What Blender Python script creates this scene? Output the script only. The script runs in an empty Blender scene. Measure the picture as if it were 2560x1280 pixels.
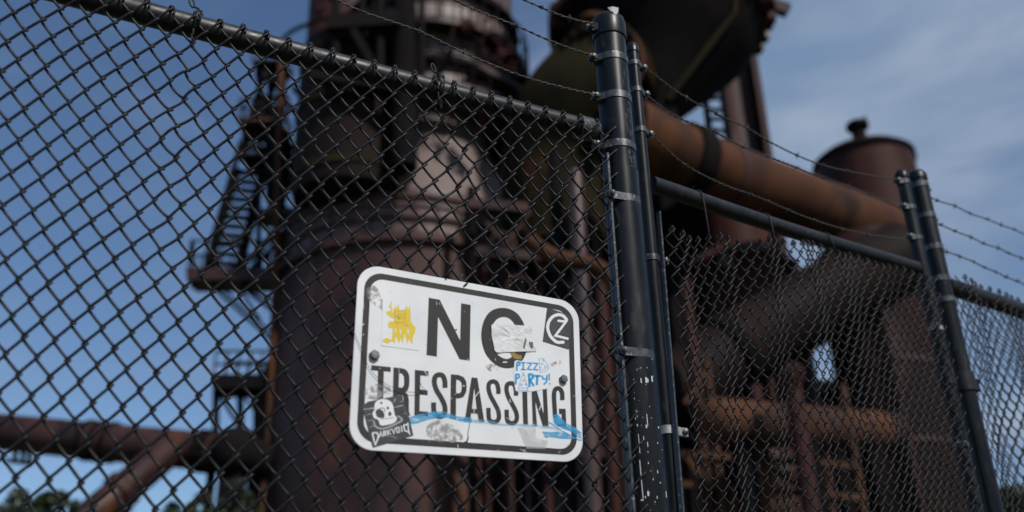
import bpy, bmesh, math, random
import numpy as np
from mathutils import Vector, Matrix
from mathutils.geometry import tessellate_polygon
random.seed(7); RNG = np.random.default_rng(7)
V = Vector
SC = bpy.context.scene
COL = SC.collection
# ---------------------------------------------------------------- camera
F, PITCH, ROLL = 2399.8, 0.43117, -0.0250066      # focal length in photo pixels, radians
cp, sp_ = math.cos(PITCH), math.sin(PITCH)
fwd = V((0, cp, sp_)); rt = V((1, 0, 0)); up = V((0, -sp_, cp))
right = rt * math.cos(ROLL) + up * math.sin(ROLL)
upv = -rt * math.sin(ROLL) + up * math.cos(ROLL)
cd = bpy.data.cameras.new("camera"); cam = bpy.data.objects.new("camera", cd); COL.objects.link(cam)
cam.matrix_world = Matrix(((right.x, upv.x, -fwd.x, 0), (right.y, upv.y, -fwd.y, 0), (right.z, upv.z, -fwd.z, 0), (0, 0, 0, 1)))
cd.sensor_width = 36; cd.lens = 36 * F / 2560
cd.clip_start = 0.05; cd.clip_end = 5000
cd.dof.use_dof = True; cd.dof.focus_distance = 2.72; cd.dof.aperture_fstop = 1.5; cd.dof.aperture_blades = 0
SC.camera = cam
# ---------------------------------------------------------------- light
SUN_AZ, SUN_EL = math.radians(140), math.radians(45)       # azimuth clockwise from +Y (the view)
sund = V((math.sin(SUN_AZ) * math.cos(SUN_EL), math.cos(SUN_AZ) * math.cos(SUN_EL), math.sin(SUN_EL)))
sl = bpy.data.lights.new("sun", 'SUN'); sl.energy = 3.6; sl.angle = math.radians(2.5); sl.color = (1, 0.95, 0.88)
so = bpy.data.objects.new("sun", sl); COL.objects.link(so); so.rotation_euler = (-sund).to_track_quat('-Z', 'Y').to_euler(); so.location = sund * 60
w = bpy.data.worlds.new("World"); SC.world = w; w.use_nodes = True
nt = w.node_tree; nt.nodes.clear(); N = nt.nodes.new; L = nt.links.new
sky = N('ShaderNodeTexSky'); sky.sky_type = 'NISHITA'; sky.sun_disc = False
sky.sun_elevation = SUN_EL; sky.sun_rotation = SUN_AZ; sky.air_density = 1.0; sky.dust_density = 0.3; sky.ozone_density = 4.0
tc = N('ShaderNodeTexCoord')
mp = N('ShaderNodeMapping'); mp.inputs['Scale'].default_value = (1.0, 1.0, 2.6); mp.inputs['Rotation'].default_value = (0.35, 0.5, 0.2)
n1 = N('ShaderNodeTexNoise'); n1.inputs['Scale'].default_value = 2.6; n1.inputs['Detail'].default_value = 7; n1.inputs['Roughness'].default_value = .52; n1.inputs['Distortion'].default_value = .35
L(tc.outputs['Generated'], mp.inputs['Vector']); L(mp.outputs[0], n1.inputs['Vector'])
sx = N('ShaderNodeSeparateXYZ'); L(tc.outputs['Generated'], sx.inputs[0])
mx = N('ShaderNodeMapRange'); mx.inputs['From Min'].default_value = -0.35; mx.inputs['From Max'].default_value = .30; mx.inputs['To Min'].default_value = 0.03; mx.inputs['To Max'].default_value = .32
L(sx.outputs['X'], mx.inputs['Value'])
ad = N('ShaderNodeMath'); ad.operation = 'ADD'; L(n1.outputs['Fac'], ad.inputs[0]); L(mx.outputs[0], ad.inputs[1])
cr = N('ShaderNodeMapRange'); cr.inputs['From Min'].default_value = .50; cr.inputs['From Max'].default_value = .90; cr.inputs['To Max'].default_value = .95; cr.interpolation_type = 'SMOOTHSTEP'
L(ad.outputs[0], cr.inputs['Value'])
mix = N('ShaderNodeMix'); mix.data_type = 'RGBA'; L(cr.outputs[0], mix.inputs['Factor'])
hs = N('ShaderNodeHueSaturation'); hs.inputs['Saturation'].default_value = 1.03; hs.inputs['Value'].default_value = 1.16; L(sky.outputs[0], hs.inputs['Color']); L(hs.outputs[0], mix.inputs['A'])
mp2 = N('ShaderNodeMapping'); mp2.inputs['Scale'].default_value = (1, 1, 2.2); mp2.inputs['Location'].default_value = (.7, .2, .4); L(tc.outputs['Generated'], mp2.inputs[0])
n2_ = N('ShaderNodeTexNoise'); n2_.inputs['Scale'].default_value = 4.2; n2_.inputs['Detail'].default_value = 8; n2_.inputs['Roughness'].default_value = .55; n2_.inputs['Distortion'].default_value = .6; L(mp2.outputs[0], n2_.inputs['Vector'])
r2_ = N('ShaderNodeMapRange'); r2_.inputs['From Min'].default_value = .34; r2_.inputs['From Max'].default_value = .78; r2_.interpolation_type = 'SMOOTHSTEP'; L(n2_.outputs['Fac'], r2_.inputs['Value'])
cm = N('ShaderNodeMix'); cm.data_type = 'RGBA'; cm.inputs['A'].default_value = (2.1, 3.15, 4.9, 1); cm.inputs['B'].default_value = (4.2, 5.0, 6.35, 1); L(r2_.outputs[0], cm.inputs['Factor']); L(cm.outputs['Result'], mix.inputs['B'])
bg = N('ShaderNodeBackground'); bg.inputs['Strength'].default_value = .088
L(mix.outputs['Result'], bg.inputs['Color'])
wo = N('ShaderNodeOutputWorld'); L(bg.outputs[0], wo.inputs[0])
SC.view_settings.view_transform = 'Standard'; SC.view_settings.look = 'None'
SC.view_settings.exposure = 0.0; SC.view_settings.gamma = 1
SC.render.engine = 'CYCLES'; SC.cycles.use_denoising = True; SC.cycles.max_bounces = 6
# ---------------------------------------------------------------- helpers
def ray(px, py):
    return right * ((px - 1280) / F) + upv * (-(py - 640) / F) + fwd
def W(px, py, Y):
    r = ray(px, py); return r * (Y / r.y)
def mpp(px, py, Y):                       # metres per photo pixel there
    r = ray(px, py); return (Y / r.y) / F
def hit(px, py, n, p):
    r = ray(px, py); return r * (n.dot(p) / n.dot(r))
class MB:
    def __init__(s): s.v = []; s.f = []; s.g = []
    def add(s, vs, fs):
        s.g.append((len(s.v), len(s.f))); b = len(s.v); s.v += [tuple(x) for x in vs]; s.f += [tuple(i + b for i in f) for f in fs]; return s
    def tube(s, path, r, n=10, caps=True, closed=False):
        P = [V(p) for p in path]; m = len(P)
        R = r if hasattr(r, '__len__') else [r] * m
        T = []
        for i in range(m):
            a = P[(i - 1) % m] if (closed or i > 0) else P[i]; b = P[(i + 1) % m] if (closed or i < m - 1) else P[i]
            T.append((b - a).normalized())
        u = T[0].orthogonal().normalized(); vs = []
        for i in range(m):
            u = (u - T[i] * u.dot(T[i]))
            u = u.normalized() if u.length > 1e-6 else T[i].orthogonal().normalized()
            q = T[i].cross(u)
            for k in range(n):
                a = 2 * math.pi * k / n
                vs.append(P[i] + (u * math.cos(a) + q * math.sin(a)) * R[i])
        fs = []
        for i in range(m if closed else m - 1):
            j = (i + 1) % m
            for k in range(n):
                fs.append((i * n + k, i * n + (k + 1) % n, j * n + (k + 1) % n, j * n + k))
        if caps and not closed:
            fs.append(tuple(range(n))[::-1]); fs.append(tuple((m - 1) * n + k for k in range(n)))
        return s.add(vs, fs)
    def lathe(s, c, prof, n=48, axis=V((0, 0, 1)), a0=0, a1=2 * math.pi):
        axis = V(axis).normalized(); u = axis.orthogonal().normalized()
        if abs(axis.z) > .999: u = V((1, 0, 0))
        q = axis.cross(u); c = V(c); full = abs(a1 - a0 - 2 * math.pi) < 1e-6
        cnt = n if full else n + 1; vs = []; fs = []
        for (r, h) in prof:
            for k in range(cnt):
                a = a0 + (a1 - a0) * k / n
                vs.append(c + axis * h + (u * math.cos(a) + q * math.sin(a)) * max(r, 1e-4))
        for i in range(len(prof) - 1):
            for k in range(n):
                k2 = (k + 1) % cnt if full else k + 1
                fs.append((i * cnt + k, i * cnt + k2, (i + 1) * cnt + k2, (i + 1) * cnt + k))
        return s.add(vs, fs)
    def box(s, c, ax, ay, az):            # centre and three half-vectors
        c, ax, ay, az = V(c), V(ax), V(ay), V(az); vs = []
        for i in (-1, 1):
            for j in (-1, 1):
                for k in (-1, 1): vs.append(c + ax * i + ay * j + az * k)
        return s.add(vs, [(0, 1, 3, 2), (4, 6, 7, 5), (0, 4, 5, 1), (2, 3, 7, 6), (0, 2, 6, 4), (1, 5, 7, 3)])
    def bar(s, a, b, wd, ht=None):        # square beam between two points
        a, b = V(a), V(b); d = b - a; ht = ht or wd
        q = d.cross(V((0, 0, 1)));
        if q.length < 1e-4 * d.length: q = V((1, 0, 0))
        q.normalize(); t = q.cross(d).normalized()
        return s.box((a + b) / 2, d / 2, q * wd / 2, t * ht / 2)
    def each(s, name, mat, parent=None, smooth=None):     # every added piece becomes an object of its own
        out = []
        for i, (a, f) in enumerate(s.g):
            b, g = s.g[i + 1] if i + 1 < len(s.g) else (len(s.v), len(s.f))
            m = MB(); m.add(s.v[a:b], [tuple(k - a for k in q) for q in s.f[f:g]]); out.append(m.build(name, mat, parent, smooth))
        return out
    def build(s, name, mat, parent=None, smooth=None):
        me = bpy.data.meshes.new(name); me.from_pydata(s.v, [], s.f); me.update()
        bm = bmesh.new(); bm.from_mesh(me); bmesh.ops.recalc_face_normals(bm, faces=bm.faces[:]); bm.to_mesh(me); bm.free()
        me.materials.append(mat); o = bpy.data.objects.new(name, me); COL.objects.link(o); o.parent = parent
        if smooth is not None:
            me.polygons.foreach_set('use_smooth', [True] * len(me.polygons))
            me.set_sharp_from_angle(angle=math.radians(smooth))
        return o
def tag(o, label=None, cat=None, group=None, kind=None):
    for k, v in (('label', label), ('category', cat), ('group', group), ('kind', kind)):
        if v: o[k] = v
    return o
def thing(name, label, cat, group=None):
    o = bpy.data.objects.new(name, None); COL.objects.link(o); o.empty_display_size = .1
    return tag(o, label, cat, group)
def rebase(root, p):                       # put the Empty at the thing's base without moving its parts
    p = V(p); root.location = p
    for c in root.children: c.location = c.location - p
def smoothpts(pts, sub=6, closed=False):
    P = [V((*p, 0)) if len(p) == 2 else V(p) for p in pts]; n = len(P); out = []
    rng = range(n) if closed else range(n - 1)
    for i in rng:
        p0 = P[(i - 1) % n] if (closed or i > 0) else P[0] * 2 - P[1]; p1 = P[i]; p2 = P[(i + 1) % n]
        p3 = P[(i + 2) % n] if (closed or i < n - 2) else P[-1] * 2 - P[-2]
        for k in range(sub):
            t = k / sub
            out.append(.5 * ((2 * p1) + (p2 - p0) * t + (2 * p0 - 5 * p1 + 4 * p2 - p3) * t * t + (3 * p1 - p0 - 3 * p2 + p3) * t ** 3))
    if not closed: out.append(P[-1])
    return out
# ---------------------------------------------------------------- materials
def principled(name, col, rough=.5, metal=0., spec=.5):
    m = bpy.data.materials.new(name); m.use_nodes = True; b = m.node_tree.nodes['Principled BSDF']
    b.inputs['Base Color'].default_value = (*col, 1); b.inputs['Roughness'].default_value = rough
    b.inputs['Metallic'].default_value = metal; b.inputs['Specular IOR Level'].default_value = spec
    return m, m.node_tree, b
def noisy(name, c1, c2, scale=8., rough=(.4, .7), bump=.0, bdist=.01, c3=None, s3=30., t3=(.62, .7), metal=0., stretch=(1, 1, 1), spec=.5, lo=.35, hi=.65):
    m, t, b = principled(name, c1, rough[0], metal, spec); n = t.nodes.new; l = t.links.new
    tc = n('ShaderNodeTexCoord'); mp = n('ShaderNodeMapping'); mp.inputs['Scale'].default_value = stretch
    l(tc.outputs['Object'], mp.inputs[0])
    a = n('ShaderNodeTexNoise'); a.inputs['Scale'].default_value = scale; a.inputs['Detail'].default_value = 8; a.inputs['Roughness'].default_value = .6
    l(mp.outputs[0], a.inputs['Vector'])
    r = n('ShaderNodeMapRange'); r.inputs['From Min'].default_value = lo; r.inputs['From Max'].default_value = hi; l(a.outputs['Fac'], r.inputs['Value'])
    mx = n('ShaderNodeMix'); mx.data_type = 'RGBA'; l(r.outputs[0], mx.inputs['Factor'])
    mx.inputs['A'].default_value = (*c1, 1); mx.inputs['B'].default_value = (*c2, 1); out = mx.outputs['Result']
    if c3:
        d = n('ShaderNodeTexNoise'); d.inputs['Scale'].default_value = s3; d.inputs['Detail'].default_value = 5; l(mp.outputs[0], d.inputs['Vector'])
        r3 = n('ShaderNodeMapRange'); r3.inputs['From Min'].default_value = t3[0]; r3.inputs['From Max'].default_value = t3[1]; l(d.outputs['Fac'], r3.inputs['Value'])
        m3 = n('ShaderNodeMix'); m3.data_type = 'RGBA'; l(r3.outputs[0], m3.inputs['Factor']); l(out, m3.inputs['A']); m3.inputs['B'].default_value = (*c3, 1); out = m3.outputs['Result']
    l(out, b.inputs['Base Color'])
    rr = n('ShaderNodeMapRange'); rr.inputs['To Min'].default_value = rough[0]; rr.inputs['To Max'].default_value = rough[1]; l(r.outputs[0], rr.inputs['Value']); l(rr.outputs[0], b.inputs['Roughness'])
    if bump:
        bp = n('ShaderNodeBump'); bp.inputs['Strength'].default_value = bump; bp.inputs['Distance'].default_value = bdist
        l(a.outputs['Fac'], bp.inputs['Height']); l(bp.outputs[0], b.inputs['Normal'])
    return m
def film(name, col, alpha, scale=60., lo=.3, hi=.6, rough=.5, stretch=(1, 1, 1)):   # thin translucent paint or dirt
    m, t, b = principled(name, col, rough); n = t.nodes.new; l = t.links.new
    tc = n('ShaderNodeTexCoord'); mp = n('ShaderNodeMapping'); mp.inputs['Scale'].default_value = stretch; l(tc.outputs['Object'], mp.inputs[0])
    a = n('ShaderNodeTexNoise'); a.inputs['Scale'].default_value = scale; a.inputs['Detail'].default_value = 6; l(mp.outputs[0], a.inputs['Vector'])
    r = n('ShaderNodeMapRange'); r.inputs['From Min'].default_value = lo; r.inputs['From Max'].default_value = hi; r.inputs['To Max'].default_value = alpha
    l(a.outputs['Fac'], r.inputs['Value']); l(r.outputs[0], b.inputs['Alpha'])
    return m
M = {}
M['wire'] = noisy('black_vinyl_wire', (.008, .007, .008), (.014, .013, .014), 60, (.42, .55), spec=.27)
M['rail'] = noisy('black_enamel', (.006, .007, .008), (.012, .013, .015), 25, (.36, .55), c3=(.12, .12, .115), s3=90, t3=(.68, .74), spec=.36, stretch=(1, 1, 1))
M['post'] = noisy('worn_black_post_paint', (.0045, .0052, .006), (.010, .011, .013), 11, (.26, .46), c3=(.05, .05, .048), s3=38, t3=(.60, .78), spec=.26, stretch=(1, 1, .25))
M['band'] = noisy('dark_steel_band', (.045, .05, .055), (.085, .09, .095), 60, (.3, .5), c3=(.28, .28, .27), s3=70, t3=(.6, .7), metal=.5)
M['bandlight'] = noisy('bare_steel_band', (.30, .30, .30), (.42, .42, .41), 60, (.35, .55), metal=.4)
M['bolt'] = noisy('galvanised_bolt', (.10, .11, .115), (.17, .18, .18), 120, (.35, .55), metal=.5)
M['barb'] = noisy('weathered_barbed_wire', (.030, .026, .024), (.075, .065, .06), 130, (.45, .7), metal=.3)
M['chip'] = principled('chipped_primer', (.55, .57, .57), .6)[0]
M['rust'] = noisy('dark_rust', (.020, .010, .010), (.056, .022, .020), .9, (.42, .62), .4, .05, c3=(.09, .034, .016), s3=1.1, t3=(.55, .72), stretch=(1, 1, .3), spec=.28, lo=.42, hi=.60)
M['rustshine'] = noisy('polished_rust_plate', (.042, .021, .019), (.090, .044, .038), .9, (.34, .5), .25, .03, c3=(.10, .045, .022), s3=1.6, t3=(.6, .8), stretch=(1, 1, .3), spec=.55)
M['litplate'] = noisy('sunlit_rust_plate', (.10, .068, .060), (.175, .13, .12), .4, (.45, .6), .2, .03, c3=(.10, .05, .04), s3=.7, t3=(.55, .85), stretch=(1, 1, .15), spec=.3)  # paler than the drum: the cone's sunlit sheen is put into its colour
M['rustorange'] = noisy('orange_rust', (.056, .024, .013), (.105, .044, .021), .45, (.6, .8), .3, .04, c3=(.032, .019, .015), s3=.8, t3=(.5, .68), stretch=(1, 1, .6), spec=.08)
M['browndark'] = noisy('dark_brown_steel', (.009, .006, .005), (.019, .010, .008), .5, (.6, .8), .3, .04, spec=.10, stretch=(1, 1, .3))
M['scrubberrust'] = noisy('shade_darkened_rust', (.012, .007, .006), (.032, .014, .012), .8, (.6, .8), .3, .04, c3=(.07, .04, .035), s3=.9, t3=(.60, .72), stretch=(1, 1, .2), spec=.1)  # darkened all over; the vessel's shaded side is put into the colour
M['rustflange'] = noisy('brown_flange_rust', (.05, .024, .015), (.10, .05, .03), 1.2, (.6, .8), .3, .03, spec=.1)
M['rustred'] = noisy('red_rust', (.030, .011, .009), (.062, .023, .018), .7, (.5, .7), .3, .04, c3=(.14, .10, .09), s3=1.0, t3=(.66, .78), stretch=(1, 1, .25), spec=.12)
M['dark'] = noisy('dark_iron', (.006, .006, .007), (.013, .010, .010), .7, (.8, .95), .3, .04, spec=.04)  # near-black matte iron for the background parts
M['olive'] = noisy('tarry_olive_steel', (.010, .009, .005), (.026, .020, .008), .6, (.7, .9), .3, .04, spec=.08, c3=(.06, .024, .011), s3=1.1, t3=(.58, .7))
M['steelgrey'] = noisy('flaking_grey_paint', (.06, .035, .03), (.19, .145, .14), 1.2, (.4, .6), .2, .03, c3=(.10, .04, .025), s3=2.2, t3=(.56, .66), stretch=(1, 1, .3))
M['iron'] = noisy('thin_iron_bar', (.006, .005, .006), (.012, .009, .008), 2, (.7, .9), spec=.08)
M['leaf'] = noisy('leaf_green', (.018, .030, .010), (.05, .07, .022), 3, (.5, .7))
M['leafdark'] = noisy('leaf_dark_green', (.012, .022, .010), (.03, .048, .02), 3, (.5, .7))
M['trunk'] = noisy('bark', (.03, .022, .016), (.06, .045, .03), 9, (.7, .9), .6, .02)
M['ground'] = noisy('dry_grass_and_dirt', (.045, .05, .022), (.10, .085, .05), 1.4, (.8, .95), .5, .05, c3=(.03, .045, .015), s3=6, t3=(.45, .6))
M['white'] = noisy('scuffed_white_sign_sheet', (.64, .65, .66), (.71, .715, .72), 7, (.34, .5), c3=(.36, .36, .36), s3=95, t3=(.70, .78), spec=.45)
M['ink'] = noisy('faded_black_ink', (.024, .022, .021), (.036, .033, .031), 22, (.55, .7), c3=(.14, .135, .13), s3=130, t3=(.68, .76), spec=.3)
M['edge'] = principled('sign_edge_metal', (.5, .46, .42), .45, .3)[0]
M['sheet'] = principled('clear_label_film', (.665, .67, .69), .4)[0]
M['yellow'] = principled('yellow_print', (.66, .47, .008), .45)[0]
M['line'] = principled('fine_print_line', (.22, .17, .03), .5)[0]
M['black'] = noisy('black_sticker', (.030, .032, .036), (.042, .044, .047), 40, (.35, .5))
M['cream'] = principled('white_print', (.70, .70, .70), .45)[0]
M['grey'] = principled('grey_print', (.30, .30, .30), .5)[0]
M['cyan'] = principled('cyan_print', (.008, .27, .55), .45)[0]
M['paper'] = noisy('crumpled_torn_paper', (.57, .57, .575), (.68, .68, .68), 26, (.5, .7), .9, .006, c3=(.48, .46, .45), s3=60, t3=(.66, .76))
M['gold'] = noisy('torn_gold_foil', (.36, .25, .05), (.16, .11, .04), 120, (.4, .5))
M['brown'] = principled('torn_brown_paper', (.12, .10, .07), .6)[0]
M['bluepaint'] = film('blue_marker', (.03, .33, .62), .8, 45, .25, .55, stretch=(1, 1, 4))
M['bluefaint'] = film('faint_blue_marker', (.16, .45, .66), .5, 45, .3, .6, stretch=(1, 1, 4))
M['grime'] = film('grey_grime', (.28, .27, .27), .75, 75, .42, .62)
M['gluemark'] = film('old_glue_mark', (.50, .49, .48), .42, 20, .25, .5)
M['scratch'] = principled('pale_scratch', (.68, .68, .68), .5)[0]
# ================================================================ FENCES
Z0 = -.95                                                   # ground level; the camera is the origin
H1 = 1.094987; d1 = V((math.sin(H1), math.cos(H1), 0)); o1 = V((.15, 2.407, 0)); n1v = V((d1.y, -d1.x, 0))   # n towards the camera side
H2 = math.radians(55); d2 = V((math.sin(H2), math.cos(H2), 0)); o2 = V((.42263, 2.74174, 0)); n2v = V((d2.y, -d2.x, 0))

def chain_link(name, o, d, n, s0, s1, z0, ztop, Hs, Vt, ph_s, ph_z, r, e, mat, parent, disp, sides=6, seg=7, peak_from_row=True):
    """interlocked zigzag strands; ph_s, ph_z: one knuckle of the lattice; the top row is ztop"""
    half = Hs / 2; hv = Vt / 2
    k0 = int(math.floor((s0 - ph_s) / half)); k1 = int(math.ceil((s1 - ph_s) / half))
    nt_ = int(round((ztop - ph_z) / hv)); nb = int(math.floor((z0 - ph_z) / hv))
    # u fraction, z fraction, depth when running down-right (behind), depth when running down-left (in front)
    full = [(0, 0, -.5, .60), (.02, .045, -.68, .86), (.11, .125, -.88, .92), (.30, .30, -1., .74), (.50, .50, -1., .45), (.70, .70, -.92, .18), (.89, .875, -.68, -.12), (.98, .955, -.10, -.34)]
    if seg == 4: full = [(0, 0, -.5, .6), (.10, .12, -.9, .9), (.5, .5, -1., .45), (.92, .90, -.5, -.2)]
    ks = np.arange(k0, k1); pts = []
    dl = r * 1.15
    for row in range(nt_, nb, -1):
        for (uf, zf, wl, wr) in full:
            # strand k lies between column k and k+1; knuckle of row at column k when (row+k) even
            left = ((row + ks) % 2 == 0)
            xa = np.where(left, ks * half - dl, (ks + 1) * half + dl)
            xb = np.where(left, (ks + 1) * half + dl, ks * half - dl)
            s = ph_s + xa + (xb - xa) * uf
            z = np.full(len(ks), ph_z + row * hv - zf * hv)
            wv = np.where(left, wl, wr) * e
            pts.append(np.stack([s, z, wv], 1))
    A = np.array(pts)                                        # (steps, strands, 3) = s, z, w
    ds, dz, dw = disp(A[..., 0], A[..., 1])
    ph1, ph2 = RNG.uniform(0, 6.28, (2, 1, len(ks))); am = RNG.uniform(0, 1, (1, len(ks))) ** 3
    dw = dw + .0022 * am * np.sin(A[..., 1] * 23 + ph1[0]) ; ds = ds + .0008 * np.sin(A[..., 1] * 17 + ph2[0])
    S = A[..., 0] + ds; Z = A[..., 1] + dz; Wd = A[..., 2] + dw
    dn = np.array(d); nn = np.array(n); oo = np.array(o)
    X = oo + S[..., None] * dn + Wd[..., None] * nn + Z[..., None] * np.array([0, 0, 1.])
    T = np.gradient(X, axis=0); T /= np.linalg.norm(T, axis=2, keepdims=True)
    U = np.zeros_like(X); u = np.cross(T[0], nn); u /= np.linalg.norm(u, axis=1, keepdims=True)
    for i in range(len(X)):
        u = u - T[i] * (u * T[i]).sum(1, keepdims=True); u /= np.linalg.norm(u, axis=1, keepdims=True); U[i] = u
    Q = np.cross(T, U); ang = np.arange(sides) * 2 * np.pi / sides
    R = X[:, :, None, :] + r * (U[:, :, None, :] * np.cos(ang)[None, None, :, None] + Q[:, :, None, :] * np.sin(ang)[None, None, :, None])
    m, K = X.shape[:2]; idx = np.arange(m * K * sides).reshape(m, K, sides)
    a = idx[:-1]; b = idx[1:]
    Fq = np.stack([a, np.roll(a, -1, 2), np.roll(b, -1, 2), b], -1).reshape(-1, 4)
    co = R.reshape(-1, 3)
    # top knuckles: where two strands meet in a peak, a hooked twist over the rail
    ex = MB()
    top = X[0]
    for j, k in enumerate(ks):
        if (nt_ + k) % 2 != 0 and j + 1 < len(ks):          # strand j ends at its right, j+1 at its left
            p = V((V(top[j]) + V(top[j + 1])) / 2); jit = RNG.normal(0, .002, 3)
            h = .012 + RNG.random() * .005
            ex.tube([V(X[1][j]), p + V((0, 0, h * .6)) + d * (.003 + jit[0]), p + V((0, 0, h)) - n * .004, p + V((0, 0, h * .5)) - n * .011 + d * jit[1], p - V((0, 0, .006)) - n * .010 - d * .006], r, sides)
            ex.tube([V(X[1][j + 1]), p + V((0, 0, h * .5)) - d * .003 + n * .003, p + V((0, 0, h * .9)) + d * .004 - n * .002, p + V((0, 0, h * .4)) + d * .009 - n * .008, p - V((0, 0, .008)) + d * .008 - n * .004], r, sides)
    nv = len(co); exv = np.array(ex.v).reshape(-1, 3)
    me = bpy.data.meshes.new(name)
    quads = [f for f in ex.f if len(f) == 4]
    allv = np.concatenate([co, exv]); allf = np.concatenate([Fq, np.array(quads).reshape(-1, 4) + nv])
    me.vertices.add(len(allv)); me.vertices.foreach_set('co', allv.ravel())
    me.loops.add(allf.size); me.loops.foreach_set('vertex_index', allf.ravel().astype(np.int32))
    me.polygons.add(len(allf)); me.polygons.foreach_set('loop_start', np.arange(0, allf.size, 4, dtype=np.int32))
    me.update(calc_edges=True); me.polygons.foreach_set('use_smooth', [True] * len(allf)); me.materials.append(mat)
    ob = bpy.data.objects.new(name, me); COL.objects.link(ob); ob.parent = parent
    return ob

# ---- near fence panel (left)
RAILZ, RAILR = 1.5655, .0305
def disp1(s, z):
    a = .0035 * np.sin(s * 9 + z * 3) + .003 * np.sin(z * 11 + s * 4 + 1)
    g = np.exp(-((s + .345) / .05) ** 2) * (1 / (1 + np.exp((z - 1.5) * 30)))
    g2 = np.exp(-((s + 1.045) / .03) ** 2) * np.clip((z - .7) / .6, 0, 1)
    w_ = .006 * np.sin(s * 5 + 1) * np.sin(z * 4) + .010 * g * np.sin(z * 38 + s * 30)
    keep = np.clip((1.56 - z) / .15, 0, 1)
    return (a + .011 * g * np.sin(z * 16) + .012 * g2 * np.sin(z * 40)) * keep, .002 * np.sin(s * 14) * keep + .004 * g * np.sin(z * 50), w_ * keep
fence = thing('chain_link_fence', 'black chain link fence panel carrying the white sign, left of the tall post', 'fence')
fence_face = 0.0
chain_link('wire_mesh', o1, d1, n1v, -2.45, .17, Z0 + .04, 1.565, .05884, .08073, -1.3394, .84442, .0034, .0100, M['wire'], fence, disp1)
rail_in = .036                                               # rail axis sits behind the mesh
def F1(s, z, w_=0): return o1 + d1 * s + n1v * w_ + V((0, 0, z))
m = MB(); rp = []
for i in range(41):
    s = -2.45 + 2.58 * i / 40
    rp.append(F1(s, RAILZ + .0015 * math.sin(s * 3), -rail_in))
m.tube(rp, RAILR, 28); m.build('top_rail', M['rail'], fence, 40)
m = MB(); m.tube([F1(-2.45, Z0 + .06, -rail_in), F1(.13, Z0 + .06, -rail_in)], .018, 16); m.build('bottom_rail', M['rail'], fence, 40)
m = MB(); m.box(F1(.158, (1.50 + Z0) / 2, -.001), d1 * .0035, n1v * .0075, V((0, 0, (1.50 - Z0 - .06) / 2))); m.build('tension_bar', M['bandlight'] if False else M['band'], fence)
# rail end cup, and the two tie wires looped round the rail
m = MB(); m.tube([F1(.085, RAILZ, -rail_in), F1(.125, RAILZ, -rail_in), F1(.15, RAILZ, -rail_in)], [RAILR + .006, RAILR + .006, RAILR], 28); m.build('rail_end_cup', M['band'], fence, 40)
def tie(s, tail, seed):
    rr = random.Random(seed); m = MB(); pts = []
    for i in range(22):
        a = math.radians(-60 + i * 26); R_ = RAILR + .004
        pts.append(F1(s + .0022 * i / 3, RAILZ + R_ * math.sin(a), -rail_in + R_ * math.cos(a) + (.014 if math.cos(a) > .3 else 0)))
    m.tube(pts, .0024, 6)
    b = pts[0]; m.tube([b, b + V((0, 0, -.02)) + n1v * .004, F1(s - .004, RAILZ - tail * .6, .010), F1(s + .006, RAILZ - tail, .008), F1(s + .001, RAILZ - tail * .7, .014)], .0026, 6)
    lc_ = F1(s - .012, RAILZ + RAILR + .022, -.012); m.tube([lc_ + d1 * (.006 * math.cos(a_) - .004 * math.sin(a_)) + V((0, 0, .013 * math.sin(a_))) for a_ in [k_ * .42 for k_ in range(15)]], .0026, 7, closed=True)
    m.tube([lc_ - V((0, 0, .012)) + d1 * .006, F1(s + .004, RAILZ + RAILR + .004, -.004), F1(s + .016, RAILZ + .012, .004)], .0026, 7)
    m.build('tie_wire', M['wire'], fence, 60)
tie(-1.045, .10, 3); tie(-.385, .09, 5)

# ---- bands with a clamp bolt
def band(c, r, z, tabdir, parent, mat, hgt=.024, tab=.03, thick=.0028, boltmat=None, name='band'):
    m = MB(); c = V((c.x, c.y, z))
    m.lathe(c, [(r + .0005, -hgt / 2), (r + thick, -hgt / 2 + .001), (r + thick, hgt / 2 - .001), (r + .0005, hgt / 2)], 40)
    t = V(tabdir).normalized(); q = V((t.y, -t.x, 0))
    # tangent arms that leave the ring and meet at the bolt
    for sgn, ww in ((1, .78), (-1, .78)):
        a = c + q * sgn * r * ww + t * r * .60; b = c + q * sgn * .0045 + t * (r + tab)
        dd = (b - a); nn = V((-dd.y, dd.x, 0)).normalized()
        m.box((a + b) / 2, dd / 2, nn * thick / 2, V((0, 0, hgt / 2 - .0004)))
        m.box(b + t * .009, t * .010, q * thick / 2, V((0, 0, hgt / 2 - .0004)))
    ob = m.build(name, mat, parent, 40)
    m = MB(); bc = c + t * (r + tab + .008)
    m.lathe(bc, [(.0001, .019), (.005, .0185), (.0085, .016), (.0095, .0115), (.0095, .010)], 14, axis=q if q.dot(-bc) > 0 else -q)
    m.tube([bc - q * .016, bc + q * .014], .0045, 8)
    m.lathe(bc, [(.0001, .015), (.0085, .015), (.0085, .008)], 6, axis=-q if q.dot(-bc) > 0 else q)
    m.build('bolt', boltmat or M['bolt'], ob, 40)
    return ob
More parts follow.
